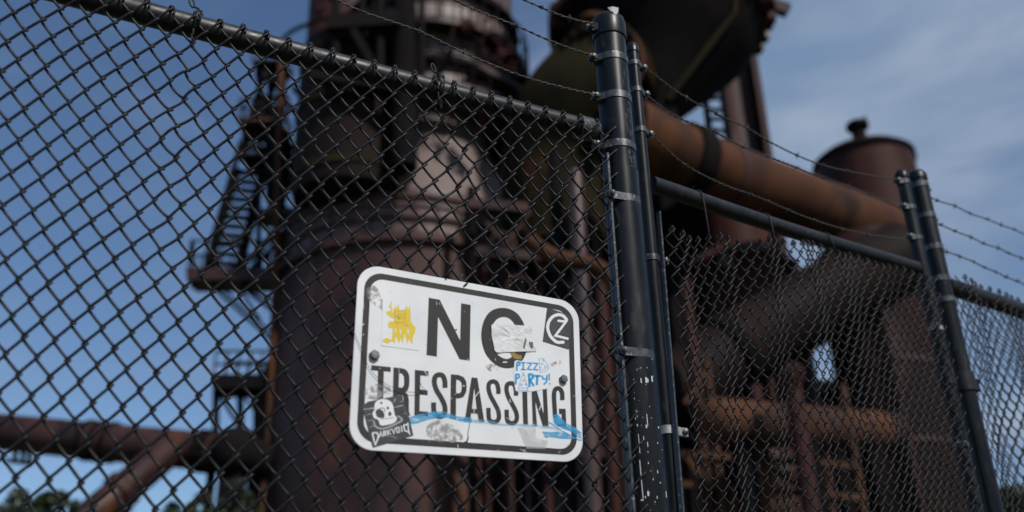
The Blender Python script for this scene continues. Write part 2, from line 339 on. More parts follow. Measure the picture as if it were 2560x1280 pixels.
# ---- terminal post
PR = .0508; pc = V((o1 + d1 * .2215 - n1v * .03)); pc.z = 0
post = thing('terminal_post', 'tall thick black steel fence post with pale cap, right of the sign', 'fence post')
m = MB(); m.lathe(pc, [(PR, Z0 - .1), (PR, 1.96)], 56); m.build('post_shaft', M['post'], post, 40)
m = MB(); m.lathe(pc, [(PR + .0035, 1.925), (PR + .0045, 1.93), (PR + .0045, 1.985), (PR + .001, 2.0), (PR - .006, 2.009), (PR * .6, 2.018), (.0, 2.022)], 56); cap = m.build('post_cap', M['post'], post, 50)
left_dir = -d1
for z in (1.955, 1.835, 1.688): band(pc, PR, z, left_dir, post, M['band'], hgt=.026, tab=.012)
band(pc, PR, 1.512, left_dir, post, M['band'], hgt=.026, tab=.02)
for z in (1.325, .845, .33, -.2): band(pc, PR, z, (F1(.15, 0, .012) - pc), post, M['band'], hgt=.025, tab=.026)
m = MB(); m.lathe(pc, [(PR, 1.43), (PR + .0025, 1.431), (PR + .0025, Z0 - .05), (PR, Z0 - .06)], 56); m.build('post_sleeve', M['post'], post, 40)
def on_cyl(px, py, c, r):                 # where a photo ray meets an upright cylinder
    q = ray(px, py); a = q.x ** 2 + q.y ** 2; b = -2 * (q.x * c.x + q.y * c.y); cc = c.x ** 2 + c.y ** 2 - r * r
    disc = b * b - 4 * a * cc
    if disc < 0: return None
    return q * ((-b - math.sqrt(disc)) / (2 * a))
def chips(c, r, polys, parent, name='paint_chips', mat=None):
    m = MB()
    for poly in polys:
        pts = [on_cyl(x, y, c, r) for x, y in poly]
        if any(p is None for p in pts): continue
        m.add(pts, [tuple(range(len(pts)))])
    return m.build(name, mat or M['chip'], parent)
rs = random.Random(4); pl = []
def quad(x, y, w_, h, sl=.09): return [(x, y), (x + w_, y), (x + w_ + h * sl, y + h), (x + h * sl, y + h)]
for (x, y, w_, h) in [(1601, 945, 3, 12), (1613, 943, 5, 14), (1618, 946, 3, 10), (1628, 940, 4, 14), (1643, 952, 3, 12), (1641, 962, 5, 4), (1648, 975, 2, 10), (1590, 1025, 2, 10), (1587, 1035, 2, 14), (1616, 1035, 2, 30), (1614, 1062, 4, 8), (1650, 1048, 2, 14), (1655, 1055, 2, 14), (1645, 1066, 3, 5), (1592, 1060, 3, 6), (1595, 1085, 2, 48), (1608, 1090, 2, 10), (1618, 1105, 2, 12), (1598, 1150, 3, 96), (1602, 1248, 9, 4), (1618, 1228, 5, 12), (1612, 1240, 3, 6), (1643, 1175, 2, 8), (1642, 1240, 2, 7), (1664, 1228, 2, 16), (1620, 1155, 2, 5), (1650, 1205, 2, 4), (1632, 1195, 1.5, 6), (1668, 1245, 2, 8)]:
    pl.append(quad(x, y, w_ * .8, h)); 
for _ in range(45):
    x = rs.uniform(1588, 1668); y = rs.uniform(880, 1275); pl.append(quad(x + (y - 1050) * .08, y, rs.uniform(.6, 1.6), rs.uniform(1, 5)))
chips(pc, PR + .0030, pl, post)
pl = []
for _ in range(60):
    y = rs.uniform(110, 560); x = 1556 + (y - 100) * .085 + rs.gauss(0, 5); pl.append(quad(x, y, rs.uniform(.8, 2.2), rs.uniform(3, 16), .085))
M['wornhighlight'] = principled('worn_brown_highlight', (.075, .062, .052), .45)[0]  # brown wear flecks that also paint the post's speckled highlight
chips(pc, PR + .0006, [q for q in pl if not 330 < q[0][1] < 370], post, 'worn_highlight', M['wornhighlight'])
M['capspot'] = principled('pale_drip', (.26, .28, .30), .5)[0]
chips(pc, PR + .0050, [[(1519, 19), (1530, 16), (1546, 19), (1546, 27), (1544, 33), (1541, 36), (1536, 35), (1532, 29), (1526, 27)]], cap, 'pale_drip', M['capspot'])
M['scuff'] = film('grey_scuff', (.18, .2, .22), .55, 260, .38, .6)
chips(pc, PR + .0032, [[(1617, 676), (1623, 674), (1627, 700), (1630, 740), (1636, 800), (1640, 826), (1634, 810), (1624, 765), (1615, 720), (1612, 700)]], post, 'scuff_mark', M['scuff'])
rebase(post, V((pc.x, pc.y, Z0)))

# ---- gate (right): thin upright beside the terminal post, rail, sagging mesh, second upright
gate = thing('chain_link_gate', 'black chain link gate with sagging baggy mesh between the two posts', 'gate')
def F2(s, z, w_=0): return o2 + d2 * s + n2v * w_ + V((0, 0, z))
T1 = on_cyl(1632, 700, V((0, 0, 0)), 0) if False else hit(1634, 700, n2v, o2)
gA = V((T1.x, T1.y, 0)); GR = .0195
gB0 = hit(2290, 600, n2v, o2); gB = V((gB0.x, gB0.y, 0)); sB = (gB - o2).dot(d2); sA = (gA - o2).dot(d2)
m = MB(); m.lathe(gA, [(GR, Z0 + .08), (GR, 2.045)], 28)
m.lathe(gA, [(GR + .003, 2.035), (GR + .003, 2.06), (GR * .8, 2.072), (0, 2.076)], 28); m.build('upright', M['post'], gate, 40)
for z in (1.985, 1.875, 1.715): band(gA, GR, z, d2, gate, M['band'], hgt=.02, tab=.014)
band(gA, GR, 1.245, (F2(sA + .07, 0, .01) - gA), gate, M['band'], hgt=.022, tab=.022)
band(gA, GR, .695, (F2(sA + .07, 0, .01) - gA), gate, M['bandlight'], hgt=.026, tab=.03)
band(gA, GR, .1, (F2(sA + .07, 0, .01) - gA), gate, M['band'], hgt=.026, tab=.03)
GRZ = 1.515
rq = [hit(x, y, n2v, o2) for x, y in ((1628, 460), (1960, 571), (2290, 670))]; m = MB(); m.tube([tuple(p) for p in smoothpts([tuple(p) for p in rq], 6)], .0275, 28); m.build('top_rail', M['rail'], gate, 40)
m = MB(); m.tube([F2(sA + .01, Z0 + .1), F2(sB, Z0 + .1)], .02, 20); m.build('bottom_rail', M['rail'], gate, 40)
def disp2(s, z):
    amp = .55 + .45 * np.sin(s * 3.1 + .6)
    w_ = amp * (.011 * np.sin(s * 30 + 1.6 * np.sin(z * 3.1)) + .002 * np.sin(s * 61 + z * 4 + 1)) + .012 * np.sin(s * 7 + z * 2.3)
    ds = .006 * np.sin(s * 21 + 2 * np.sin(z * 2.7 + s * 3)) + .003 * np.sin(z * 9 + s * 12)
    e0 = np.clip(s / .08, 0, 1)
    sag = np.interp(s, [0, .107, .215, .31, .51, .685, .842, 1.077, 1.6], [-.155, -.150, -.140, -.125, -.090, -.045, -.022, -.008, 0])
    return ds * e0, sag + .006 * np.sin(s * 25) * e0, w_ * e0
chain_link('wire_mesh', o2 + n2v * .034, d2, n2v, sA + .055, sB - .02, Z0 + .05, 1.500, .0450, .0690, sA + .07, 1.500, .0025, .0080, M['wire'], gate, disp2)
# tension bar leaning with its top proud of the mesh
b0 = hit(1646, 530, n2v, o2 + n2v * .034); b1 = hit(1704, 1270, n2v, o2 + n2v * .034); bd = (b1 - b0); b1 = b0 + bd * ((b0.z - Z0 - .1) / (b0.z - b1.z))
m = MB(); m.box((b0 + b1) / 2, (b1 - b0) / 2, d2 * .0032, n2v * .008); m.build('tension_bar', M['bandlight'] if False else M['band'], gate)
for (x0, y0, y1) in [(1738, 476, 582), (1905, 530, 596), (2057, 585, 616)]:
    a = hit(x0, y0, n2v, o2); s = (a - o2).dot(d2); GRZ = float(np.interp(s, [(p - o2).dot(d2) for p in rq], [p.z for p in rq])); b = hit(x0 + 7, y1, n2v, o2 + n2v * .034); m = MB(); pts = []
    for i in range(9):
        an = math.radians(200 - i * 25); pts.append(F2(s, GRZ + .031 * math.sin(an), .031 * math.cos(an)))
    pts += [F2(s, GRZ - .004, .0315), F2(s + .003, b.z + .02, .036), F2(s + .005, b.z, .034), F2(s + .012, b.z - .008, .028), F2(s + .014, b.z + .012, .030)]
    m.tube(pts, .0024, 7)
    m.tube([pts[0], pts[0] + V((0, 0, .004)) - n2v * .008, F2(s + .006, GRZ + .036, -.016), F2(s - .010, GRZ + .040, -.006), F2(s - .004, GRZ + .045, .004)], .0024, 7)
    m.build('tie_wire', M['wire'], gate, 60)
m = MB(); gr2 = .0255; m.lathe(gB, [(gr2, Z0 + .08), (gr2, 1.985), (gr2 + .004, 1.987), (gr2 + .004, 2.005), (gr2 * .85, 2.022), (gr2 * .4, 2.032), (0, 2.034)], 32); m.build('upright', M['post'], gate, 40)
for z in (1.965, 1.842, 1.70): band(gB, gr2, z, -d2, gate, M['band'], hgt=.022, tab=.012)
for z in (1.30, .83, .2): band(gB, gr2, z, -d2 + n2v * .7, gate, M['bandlight'] if z > 1 else M['band'], hgt=.02, tab=.012)
rebase(gate, V((gA.x, gA.y, Z0)))
# ---- line post behind the gate's far upright, with the latch
pc3_ = hit(2345, 650, n2v, o2); LR = .0385; pc3 = V((pc3_.x, pc3_.y, 0)) - n2v * .01
lp = thing('line_post', 'black fence post holding the gate latch, right of the gate', 'fence post')
m = MB(); m.lathe(pc3, [(LR, Z0 - .1), (LR, 2.02), (LR + .004, 2.02), (LR + .004, 2.045), (LR * .85, 2.062), (LR * .4, 2.072), (0, 2.074)], 36); m.build('post_shaft', M['post'], lp, 40)
for z in (1.99, 1.84, 1.69, 1.545, 1.45): band(pc3, LR, z, d2, lp, M['band'], hgt=.026, tab=.012)
for z in (.42, .5): band(pc3, LR, z, d2, lp, M['band'], hgt=.02, tab=.01)
lt = thing('gate_latch', 'black fork latch clamped between the gate and the post on its right', 'latch')
lc = hit(2392, 950, n2v, o2); zc = lc.z; m = MB()
m.lathe(V((pc3.x, pc3.y, zc)), [(LR + .001, -.04), (LR + .007, -.038), (LR + .007, .038), (LR + .001, .04)], 28)
m.lathe(V((gB.x, gB.y, zc)), [(gr2 + .001, -.035), (gr2 + .006, -.033), (gr2 + .006, .033), (gr2 + .001, .035)], 28); m.build('clamp', M['rail'], lt, 40)
m = MB(); c = V((pc3.x, pc3.y, zc)) + d2 * (LR + .02)
m.box(c, d2 * .022, n2v * .010, V((0, 0, .026))); m.box(c + d2 * .026 + V((0, 0, .018)), d2 * .012, n2v * .014, V((0, 0, .008))); m.box(c + d2 * .024 - V((0, 0, .018)), d2 * .010, n2v * .014, V((0, 0, .006)))
m.tube([c - n2v * .02, c + n2v * .022], .007, 8); m.build('fork', M['rail'], lt, 30)
rebase(lt, V((pc3.x, pc3.y, zc))); rebase(lp, V((pc3.x, pc3.y, Z0)))
# ---- far fence panel
o3 = V((pc3.x, pc3.y, 0)); H3 = math.radians(55.5); d3 = V((math.sin(H3), math.cos(H3), 0)); n3 = V((d3.y, -d3.x, 0))
ff = thing('chain_link_fence', 'black chain link fence panel seen against the sky beyond the gate', 'fence')
def disp3(s, z):
    return .004 * np.sin(s * 19 + z * 3), .004 * np.sin(s * 9), .010 * np.sin(s * 23 + 1.3 * np.sin(z * 3)) + .006 * np.sin(s * 9 + z * 5)
chain_link('wire_mesh', o3 + n3 * .034, d3, n3, .06, 3.2, Z0 + .05, 1.565, .0545, .0760, .06, 1.565, .0022, .0062, M['wire'], ff, disp3, seg=4)
chain_link('privacy_mesh', o3 - n3 * .040, d3, n3, .06, 3.2, Z0 + .05, 1.555, .0575, .0790, .085, 1.555, .0022, .0062, M['wire'], ff, lambda s, z: (.006 * np.sin(s * 11 + z * 2), .004 * np.sin(s * 7), .010 * np.sin(s * 15)), seg=4)
m = MB(); m.tube([o3 + d3 * .03 + V((0, 0, 1.53)), o3 + d3 * 3.2 + V((0, 0, 1.53))], .036, 20); m.build('top_rail', M['rail'], ff, 40)
m = MB(); m.tube([o3 + d3 * .03 + V((0, 0, Z0 + .1)), o3 + d3 * 3.2 + V((0, 0, Z0 + .1))], .02, 12); m.build('bottom_rail', M['rail'], ff, 40)
m = MB(); m.lathe(o3 + d3 * 3.2, [(.038, Z0 - .1), (.038, 2.0), (.02, 2.03), (0, 2.035)], 20); m.build('end_post', M['post'], ff, 40)
rebase(ff, V((o3.x, o3.y, Z0))); rebase(fence, V((F1(-1, 0).x, F1(-1, 0).y, Z0)))

# ---- barbed wire
def barbed(pts, barbs, n, label, ext0=0, ext1=0, r=.0018, seed=1):
    rr = random.Random(seed); P = smoothpts([tuple(p) for p in pts], 10)
    if ext0: P = [P[0] + (P[0] - P[6]).normalized() * ext0 * (1 - i / 12) for i in range(12)] + P
    if ext1: P = P + [P[-1] + (P[-1] - P[-7]).normalized() * ext1 * (i + 1) / 12 for i in range(12)]
    # resample
    acc = [0]
    for i in range(1, len(P)): acc.append(acc[-1] + (P[i] - P[i - 1]).length)
    tot = acc[-1]; step = .006; Q = []; j = 0; k = 0
    while k * step < tot:
        t = k * step
        while acc[j + 1] < t: j += 1
        f = (t - acc[j]) / max(acc[j + 1] - acc[j], 1e-9); Q.append(P[j].lerp(P[j + 1], f)); k += 1
    m = MB()
    for ph in (0, math.pi):
        pp = []
        for i, q in enumerate(Q):
            t = (Q[min(i + 1, len(Q) - 1)] - Q[max(i - 1, 0)]).normalized(); u = t.cross(V((0, 0, 1))).normalized(); v = u.cross(t)
            a = ph + i * step / .050 * 2 * math.pi; pp.append(q + (u * math.cos(a) + v * math.sin(a)) * .0019)
        m.tube(pp, r, 6)
    ob = tag(m.build('barbed_wire', M['barb'], None, 60), label, 'barbed wire', 'barbed wire strands above the fence')
    # barbs: two wires wrapped round, four points
    pos = []
    for b in barbs:
        pos.append(min(range(len(Q)), key=lambda i: (Q[i] - b).length))
    if len(pos) > 1:
        gap = max(8, int(abs(pos[-1] - pos[0]) / max(1, len(pos) - 1)))
        k = min(pos) - gap
        while k > 3: pos.append(k); k -= gap
        k = max(pos) + gap
        if ext1:
            while k < len(Q) - 3: pos.append(k); k += gap
    for i in pos:
        q = Q[i]; t = (Q[min(i + 1, len(Q) - 1)] - Q[max(i - 1, 0)]).normalized(); u = t.cross(V((0, 0, 1))).normalized(); v = u.cross(t)
        mb = MB(); a0 = rr.uniform(0, 6.28)
        for off, sg in ((-.003, 1), (.003, -1)):
            pts_ = []; turns = 1.6
            for k in range(14):
                a = a0 + sg * turns * 2 * math.pi * k / 13; pts_.append(q + t * (off + .006 * (k / 13 - .5)) + (u * math.cos(a) + v * math.sin(a)) * .0036)
            def tip(k, sgn):
                a = a0 + sg * turns * 2 * math.pi * k / 13; rad = u * math.cos(a) + v * math.sin(a); tan = -u * math.sin(a) + v * math.cos(a)
                return q + t * (off + rr.uniform(-.006, .006)) + rad * .006 + tan * sgn * .014
            pts_ = [tip(0, -sg)] + pts_ + [tip(13, sg)]
            mb.tube(pts_, [.0006] + [.0014] * 14 + [.0006], 5)
        mb.build('barb', M['barb'], ob, 60)
    return ob
BASE = {}
def on1(pts): return [hit(x, y, n1v, o1 - n1v * .01) for x, y in pts]
def on2(pts): return [hit(x, y, n2v, o2) for x, y in pts]
def on3(pts): return [hit(x, y, n3, o3) for x, y in pts]
def strand(plane, pts, barbs, label, e0=0, e1=0, seed=1):
    barbed(plane(pts), plane(barbs), None, label, e0, e1, seed=seed)
strand(on1, [(1310, 0), (1390, 34), (1440, 50), (1492, 60)], [(1352, 18), (1425, 48)], 'uppermost barbed wire strand tied to the tall thick post left side', 1.6, 0, 1)
strand(on1, [(1120, -8), (1185, 23), (1290, 64), (1390, 108), (1498, 145)], [(1185, 23), (1285, 60), (1385, 105)], 'middle barbed wire strand running to the tall thick post from the left', 1.5, 0, 2)
strand(on1, [(825, -8), (908, 30), (1048, 78), (1158, 131), (1290, 185), (1400, 217), (1505, 240)], [(905, 28), (1048, 77), (1158, 131), (1290, 182), (1400, 215)], 'lowest barbed wire strand just above the near top rail', 1.3, 0, 3)
A = [(1619, 174), (1700, 234), (1790, 284), (1870, 321), (1920, 352), (1992, 388), (2055, 412), (2120, 428), (2238, 449)]
B = [(1622, 243), (1690, 291), (1780, 327), (1857, 367), (1920, 391), (1990, 418), (2055, 445), (2120, 465), (2180, 488), (2256, 522)]
C = [(1636, 345), (1715, 413), (1805, 460), (1877, 486), (1920, 503), (1970, 525), (2035, 550), (2100, 570), (2170, 586), (2272, 600)]
strand(on2, A, A[2:8], 'uppermost barbed wire strand sagging above the gate', seed=4)
strand(on2, B, B[1:9], 'middle barbed wire strand sagging above the gate', seed=5)
strand(on2, C, C[1:9], 'lowest barbed wire strand sagging just above the gate rail', seed=6)
A = [(2312, 485), (2343, 501), (2388, 515), (2426, 534), (2468, 548), (2502, 562), (2536, 574), (2562, 586)]
B = [(2328, 553), (2352, 562), (2388, 578), (2428, 593), (2460, 609), (2496, 620), (2523, 633), (2562, 648)]
C = [(2340, 616), (2367, 629), (2398, 640), (2435, 655), (2462, 669), (2489, 679), (2515, 692), (2544, 703), (2562, 712)]
strand(on3, A, A[1:7], 'uppermost barbed wire strand against the sky right of the gate latch post', 0, 1.2, 7)
strand(on3, B, B[1:7], 'middle barbed wire strand against the sky right of the gate latch post', 0, 1.2, 8)
strand(on3, C, C[1:8], 'lowest barbed wire strand over the far fence panel top', 0, 1.2, 9)

# ================================================================ SIGN
SO = .0155                                                   # back of the sheet in front of the mesh plane
def SP(px, py, lay): return hit(px, py, n1v, o1 + n1v * (SO + .0022 + lay))
def zm(ox, oy, sc): return lambda p: (ox + p[0] / sc, oy + p[1] / sc)
ZA, Z5, Z6, Z7, Z8 = zm(860, 640, 2.371), zm(880, 740, 7.11), zm(880, 900, 5.333), zm(1160, 740, 5.817), zm(1160, 920, 5.119)
LY = .00035
def flat(m, polys, lay, thick=.0002):    # polys: list of loops in photo pixels, first outer, others holes
    lo = [[SP(x, y, lay) for x, y in p] for p in polys]
    tris = tessellate_polygon([[(v.dot(d1), v.z, 0) for v in l] for l in lo])
    fl = [v for l in lo for v in l]; n_ = len(fl)
    fs = [tuple(t) for t in tris]; m.add(fl, fs)
    return m
def area(p): return sum(p[i][0] * p[(i + 1) % len(p)][1] - p[(i + 1) % len(p)][0] * p[i][1] for i in range(len(p)))
def stroke(pts, wd, sm=True, taper=None):
    P = smoothpts(pts, 6) if (sm and len(pts) > 2) else [V((*p, 0)) for p in pts]
    Lp, Rp = [], []
    for i, p in enumerate(P):
        a = P[max(i - 1, 0)]; b = P[min(i + 1, len(P) - 1)]
        if not sm and 0 < i < len(P) - 1:
            t1 = (p - a).normalized(); t2 = (b - p).normalized(); t = (t1 + t2).normalized(); n_ = V((-t.y, t.x, 0)); k = 1 / max(.45, n_.dot(V((-t1.y, t1.x, 0))))
        else:
            t = (b - a).normalized(); n_ = V((-t.y, t.x, 0)); k = 1
        w_ = wd / 2 * k * (taper[0] + (taper[1] - taper[0]) * i / (len(P) - 1) if taper else 1)
        Lp.append(p + n_ * w_); Rp.append(p - n_ * w_)
    return [tuple(v[:2]) for v in Lp], [tuple(v[:2]) for v in Rp]
def addstroke(m, Z, pts, wd, lay, sm=True, taper=None, round_=False):
    Lp, Rp = stroke(pts, wd, sm, taper); n_ = len(Lp)
    vs = [SP(*Z(p), lay) for p in Lp] + [SP(*Z(p), lay) for p in Rp]
    m.add(vs, [(i, i + 1, n_ + i + 1, n_ + i) for i in range(n_ - 1)])
    if round_:
        for c in (pts[0], pts[-1]):
            cc = [(c[0] + wd / 2 * math.cos(a * math.pi / 8), c[1] + wd / 2 * math.sin(a * math.pi / 8)) for a in range(16)]
            m.add([SP(*Z(p), lay + .00004) for p in cc], [tuple(range(16))])
    return m
def addpoly(m, Z, pts, lay, holes=(), sm=False):
    f_ = (lambda q: [tuple(v[:2]) for v in smoothpts(q, 5, True)]) if sm else (lambda q: q)
    return flat(m, [[Z(p) for p in f_(pts)]] + [[Z(p) for p in f_(h)] for h in holes], lay)
def ring(m, Z, c, r, wd, lay):
    vs = []
    for rr_ in (r, r - wd):
        vs += [SP(*Z((c[0] + rr_ * math.cos(a * math.pi / 10), c[1] + rr_ * math.sin(a * math.pi / 10))), lay) for a in range(20)]
    return m.add(vs, [(i, (i + 1) % 20, 20 + (i + 1) % 20, 20 + i) for i in range(20)])
CR = {k: SP(*v, 0) for k, v in dict(tl=(896.5, 657), tr=(1446, 757), bl=(870.5, 1122.5), br=(1458.5, 1157)).items()}
def QS(u, v, lay=0):                      # bilinear in the sheet's own plane, metres from edges normalised
    p = CR['tl'].lerp(CR['tr'], u).lerp(CR['bl'].lerp(CR['br'], u), v); return p + n1v * lay
SW = (CR['tr'] - CR['tl']).length; SH = (CR['tl'] - CR['bl']).length
def rrect(inset, rad, n_=12):
    out = []
    for cx, cy, a0 in ((inset + rad, inset + rad, 180), (SW - inset - rad, inset + rad, 270), (SW - inset - rad, SH - inset - rad, 0), (inset + rad, SH - inset - rad, 90)):
        for i in range(n_ + 1):
            a = math.radians(a0 + 90 * i / n_); out.append(((cx + rad * math.cos(a)) / SW, (cy + rad * math.sin(a)) / SH))
    return out
sign = thing('warning_sign', 'white metal sign reading no trespassing in black, covered in stickers', 'sign')
rr_ = rrect(0, .058); n_ = len(rr_); m = MB(); ins = [( .5 + (u - .5) * .996, .5 + (v - .5) * .996) for u, v in rr_]
m.add([QS(u, v, -.0022) for u, v in rr_] + [QS(u, v, -.0005) for u, v in rr_] + [QS(u, v, 0) for u, v in ins],
      [tuple(range(n_))] + [(i, (i + 1) % n_, n_ + (i + 1) % n_, n_ + i) for i in range(n_)] + [(n_ + i, n_ + (i + 1) % n_, 2 * n_ + (i + 1) % n_, 2 * n_ + i) for i in range(n_)] + [tuple(2 * n_ + i for i in range(n_))])
m.build('panel', M['white'], sign)
m = MB(); a = rrect(.0175, .047); b = rrect(.0330, .034); m.add([QS(u, v, LY) for u, v in a] + [QS(u, v, LY) for u, v in b], [(i, (i + 1) % n_, n_ + (i + 1) % n_, n_ + i) for i in range(n_)])
m.build('border', M['ink'], sign)
m = MB()
addpoly(m, Z5, [(1365, 30), (1560, 65), (1922, 790), (1940, 128), (2110, 158), (2092, 1150), (1912, 1125), (1530, 370), (1508, 1078), (1325, 1050)], LY)
addpoly(m, Z7, [(250, 560), (275, 400), (340, 270), (430, 198), (550, 172), (680, 195), (790, 270), (870, 400), (912, 540), (925, 690), (905, 820), (860, 920), (790, 1000), (735, 1035), (630, 1052), (520, 1030), (410, 960), (320, 850), (270, 720)], LY,
        [[(403, 500), (430, 400), (490, 330), (580, 305), (660, 330), (720, 390), (760, 480), (785, 600), (780, 720), (750, 810), (700, 880), (630, 915), (550, 895), (480, 840), (430, 750), (400, 620)]], True)
addpoly(m, Z6, [(258, 68), (518, 95), (515, 160), (425, 150), (411, 715), (335, 710), (347, 145), (255, 135)], LY)
addpoly(m, Z6, [(552, 100), (640, 106), (700, 118), (738, 148), (762, 200), (767, 270), (762, 345), (745, 400), (712, 430), (742, 455), (758, 520), (760, 690), (778, 742), (702, 738), (688, 690), (688, 530), (675, 475), (620, 462), (615, 722), (543, 715)], LY, [[(628, 175), (668, 184), (692, 222), (695, 330), (672, 368), (622, 365)]])
addpoly(m, Z6, [(838, 130), (1020, 150), (1020, 215), (912, 205), (908, 390), (1010, 405), (1008, 472), (905, 460), (902, 682), (1018, 690), (1018, 752), (832, 738)], LY)
addstroke(m, Z6, [(1240, 372), (1238, 290), (1215, 218), (1165, 196), (1112, 222), (1098, 300), (1126, 400), (1186, 500), (1232, 600), (1240, 690), (1212, 742), (1165, 754), (1112, 732), (1090, 660), (1088, 565)], 67, LY)
addpoly(m, Z6, [(1318, 190), (1420, 198), (1490, 228), (1522, 285), (1530, 360), (1522, 430), (1485, 495), (1430, 512), (1388, 512), (1385, 790), (1310, 785)], LY, [[(1390, 262), (1428, 270), (1458, 300), (1464, 360), (1456, 420), (1430, 445), (1388, 440)]])
addpoly(m, Z8, [(97, 120), (172, 127), (262, 695), (190, 690), (172, 585), (92, 580), (80, 682), (8, 680)], LY, [[(132, 255), (162, 527), (102, 520)]])
addstroke(m, Z8, [(440, 332), (438, 260), (415, 192), (368, 172), (322, 200), (315, 270), (342, 360), (396, 460), (438, 550), (446, 640), (412, 685), (368, 688), (326, 662), (315, 600), (313, 510)], 57, LY)
addstroke(m, Z8, [(667, 355), (664, 290), (645, 217), (600, 195), (552, 217), (545, 290), (572, 380), (626, 480), (668, 570), (676, 650), (646, 700), (602, 706), (560, 680), (548, 620), (546, 532)], 57, LY)
addpoly(m, Z8, [(745, 290), (808, 290), (820, 727), (758, 722)], LY)
addpoly(m, Z8, [(865, 280), (928, 282), (1020, 590), (1006, 272), (1060, 270), (1082, 753), (1010, 748), (912, 430), (936, 746), (880, 742)], LY)
addstroke(m, Z8, [(1258, 412), (1256, 330), (1236, 277), (1196, 260), (1160, 290), (1152, 370), (1160, 520), (1170, 640), (1198, 705), (1238, 722), (1272, 690)], 58, LY)
addpoly(m, Z8, [(1215, 520), (1300, 522), (1312, 765), (1262, 762), (1252, 700), (1248, 590), (1218, 588)], LY + .00005)
m.build('lettering', M['ink'], sign)
# marker streaks, grime
m = MB()
addpoly(m, Z6, [(765, 760), (900, 725), (1060, 690), (1200, 685), (1300, 715), (1400, 750), (1600, 768), (1600, 835), (1450, 815), (1280, 772), (1150, 770), (1000, 800), (880, 840), (775, 855)], LY * 2)
addpoly(m, Z8, [(1000, 810), (1100, 820), (1200, 812), (1300, 835), (1370, 870), (1420, 908), (1250, 903), (1100, 880), (1040, 893)], LY * 2)
addstroke(m, Z8, [(1080, 690), (1150, 730), (1250, 800), (1400, 880), (1480, 922), (1510, 905), (1440, 860), (1330, 770), (1290, 700)], 16, LY * 2.2)
addpoly(m, Z8, [(1140, 600), (1200, 590), (1300, 700), (1420, 760), (1505, 830), (1500, 880), (1400, 820), (1250, 770), (1150, 700)], LY * 1.8)
m.each('marker_streak', M['bluepaint'], sign)
m = MB(); addpoly(m, Z8, [(0, 640), (250, 660), (500, 705), (900, 720), (1140, 745), (1300, 830), (1100, 775), (700, 745), (380, 730), (180, 705), (0, 695)], LY * 2); m.each('marker_streak', M['bluefaint'], sign)
m = MB()
addpoly(m, Z6, [(170, 400), (260, 330), (440, 320), (520, 420), (380, 520), (180, 500)], LY * 1.5, sm=True)
addpoly(m, Z6, [(1000, 880), (1180, 800), (1400, 900), (1480, 1020), (1400, 1100), (1050, 1060)], LY * 1.5, sm=True)
addpoly(m, ZA, [(130, 200), (190, 180), (240, 290), (220, 320), (150, 260)], LY * 1.5, sm=True)
addpoly(m, ZA, [(840, 650), (880, 640), (930, 660), (900, 680), (860, 680)], LY * 1.5, sm=True)
addpoly(m, ZA, [(1225, 640), (1270, 615), (1290, 625), (1270, 650), (1235, 655)], LY * 1.5, sm=True)
m.each('grime_patch', M['grime'], sign)
m = MB(); addpoly(m, Z8, [(680, 758), (920, 765), (925, 900), (1080, 930), (1040, 1035), (800, 1030), (740, 900)], LY * 1.5)
m.each('glue_mark', M['gluemark'], sign)
m = MB()
rs = random.Random(11)
for _ in range(70):
    x = rs.uniform(110, 1330); y = rs.uniform(160, 1120); a = rs.gauss(1.9, .5); l_ = rs.uniform(4, 26); m_ = (x + l_ * math.cos(a), y + l_ * math.sin(a))
    addstroke(m, ZA, [(x, y), m_], rs.uniform(.8, 2), LY * 1.7, False)
m.build('fine_scratch', M['grime'], sign)
m = MB()
for (x0, y0, x1, y1, wd, Z) in [(160, 545, 215, 490, 14, Z5), (185, 700, 215, 672, 8, Z5), (205, 90, 210, 230, 5, Z5), (1500, 105, 1510, 160, 7, Z5), (1550, 120, 1565, 160, 6, Z5), (2055, 1115, 2060, 1140, 10, Z5), (965, 140, 1015, 220, 8, Z6), (565, 962, 628, 962, 16, Z7), (455, 910, 462, 938, 8, Z7), (130, 390, 195, 300, 9, Z8), (128, 430, 128, 575, 6, Z8), (585, 400, 595, 440, 9, Z8), (960, 545, 985, 478, 9, Z8), (890, 738, 905, 715, 9, Z8), (420, 1075, 445, 1045, 7, Z8), (1205, 1090, 1235, 1060, 4, Z8), (720, 1040, 800, 1070, 6, Z8), (780, 1040, 760, 1075, 5, Z8), (1395, 358, 1440, 360, 3, Z8), (540, 635, 575, 655, 4, Z8), (140, 1020, 150, 1090, 7, Z6), (165, 1060, 178, 1100, 6, Z6), (1410, 1125, 1420, 1195, 7, Z6), (1480, 340, 1500, 350, 14, Z6), (1330, 500, 1332, 520, 7, Z6), (1370, 455, 1385, 460, 6, Z6), (625, 100, 628, 180, 4, Z6), (370, 105, 378, 118, 8, Z6)]:
    addstroke(m, Z, [(x0, y0), (x1, y1)], wd, LY * 1.9, False)
for _ in range(60):
    x = rs.uniform(100, 1380); y = rs.uniform(100, 1180); a = rs.uniform(0, 3); l_ = rs.uniform(2, 6); addstroke(m, ZA, [(x, y), (x + l_ * math.cos(a), y + l_ * math.sin(a))], rs.uniform(1, 2.2), LY * 1.9, False)
m.build('chipped_scratch', M['scratch'], sign)
m = MB(); addpoly(m, Z6, [(1408, 1118), (1440, 1092), (1490, 1095), (1528, 1075), (1545, 1010), (1540, 1100), (1525, 1122), (1450, 1125)], LY * 1.6)
addstroke(m, Z6, [(1566, 835), (1562, 900), (1545, 970), (1550, 1040), (1530, 1115)], 9, LY * 1.6)
addstroke(m, Z5, [(535, 200), (560, 220)], 22, LY * 1.6, False); m.build('torn_crack', M['ink'], sign)
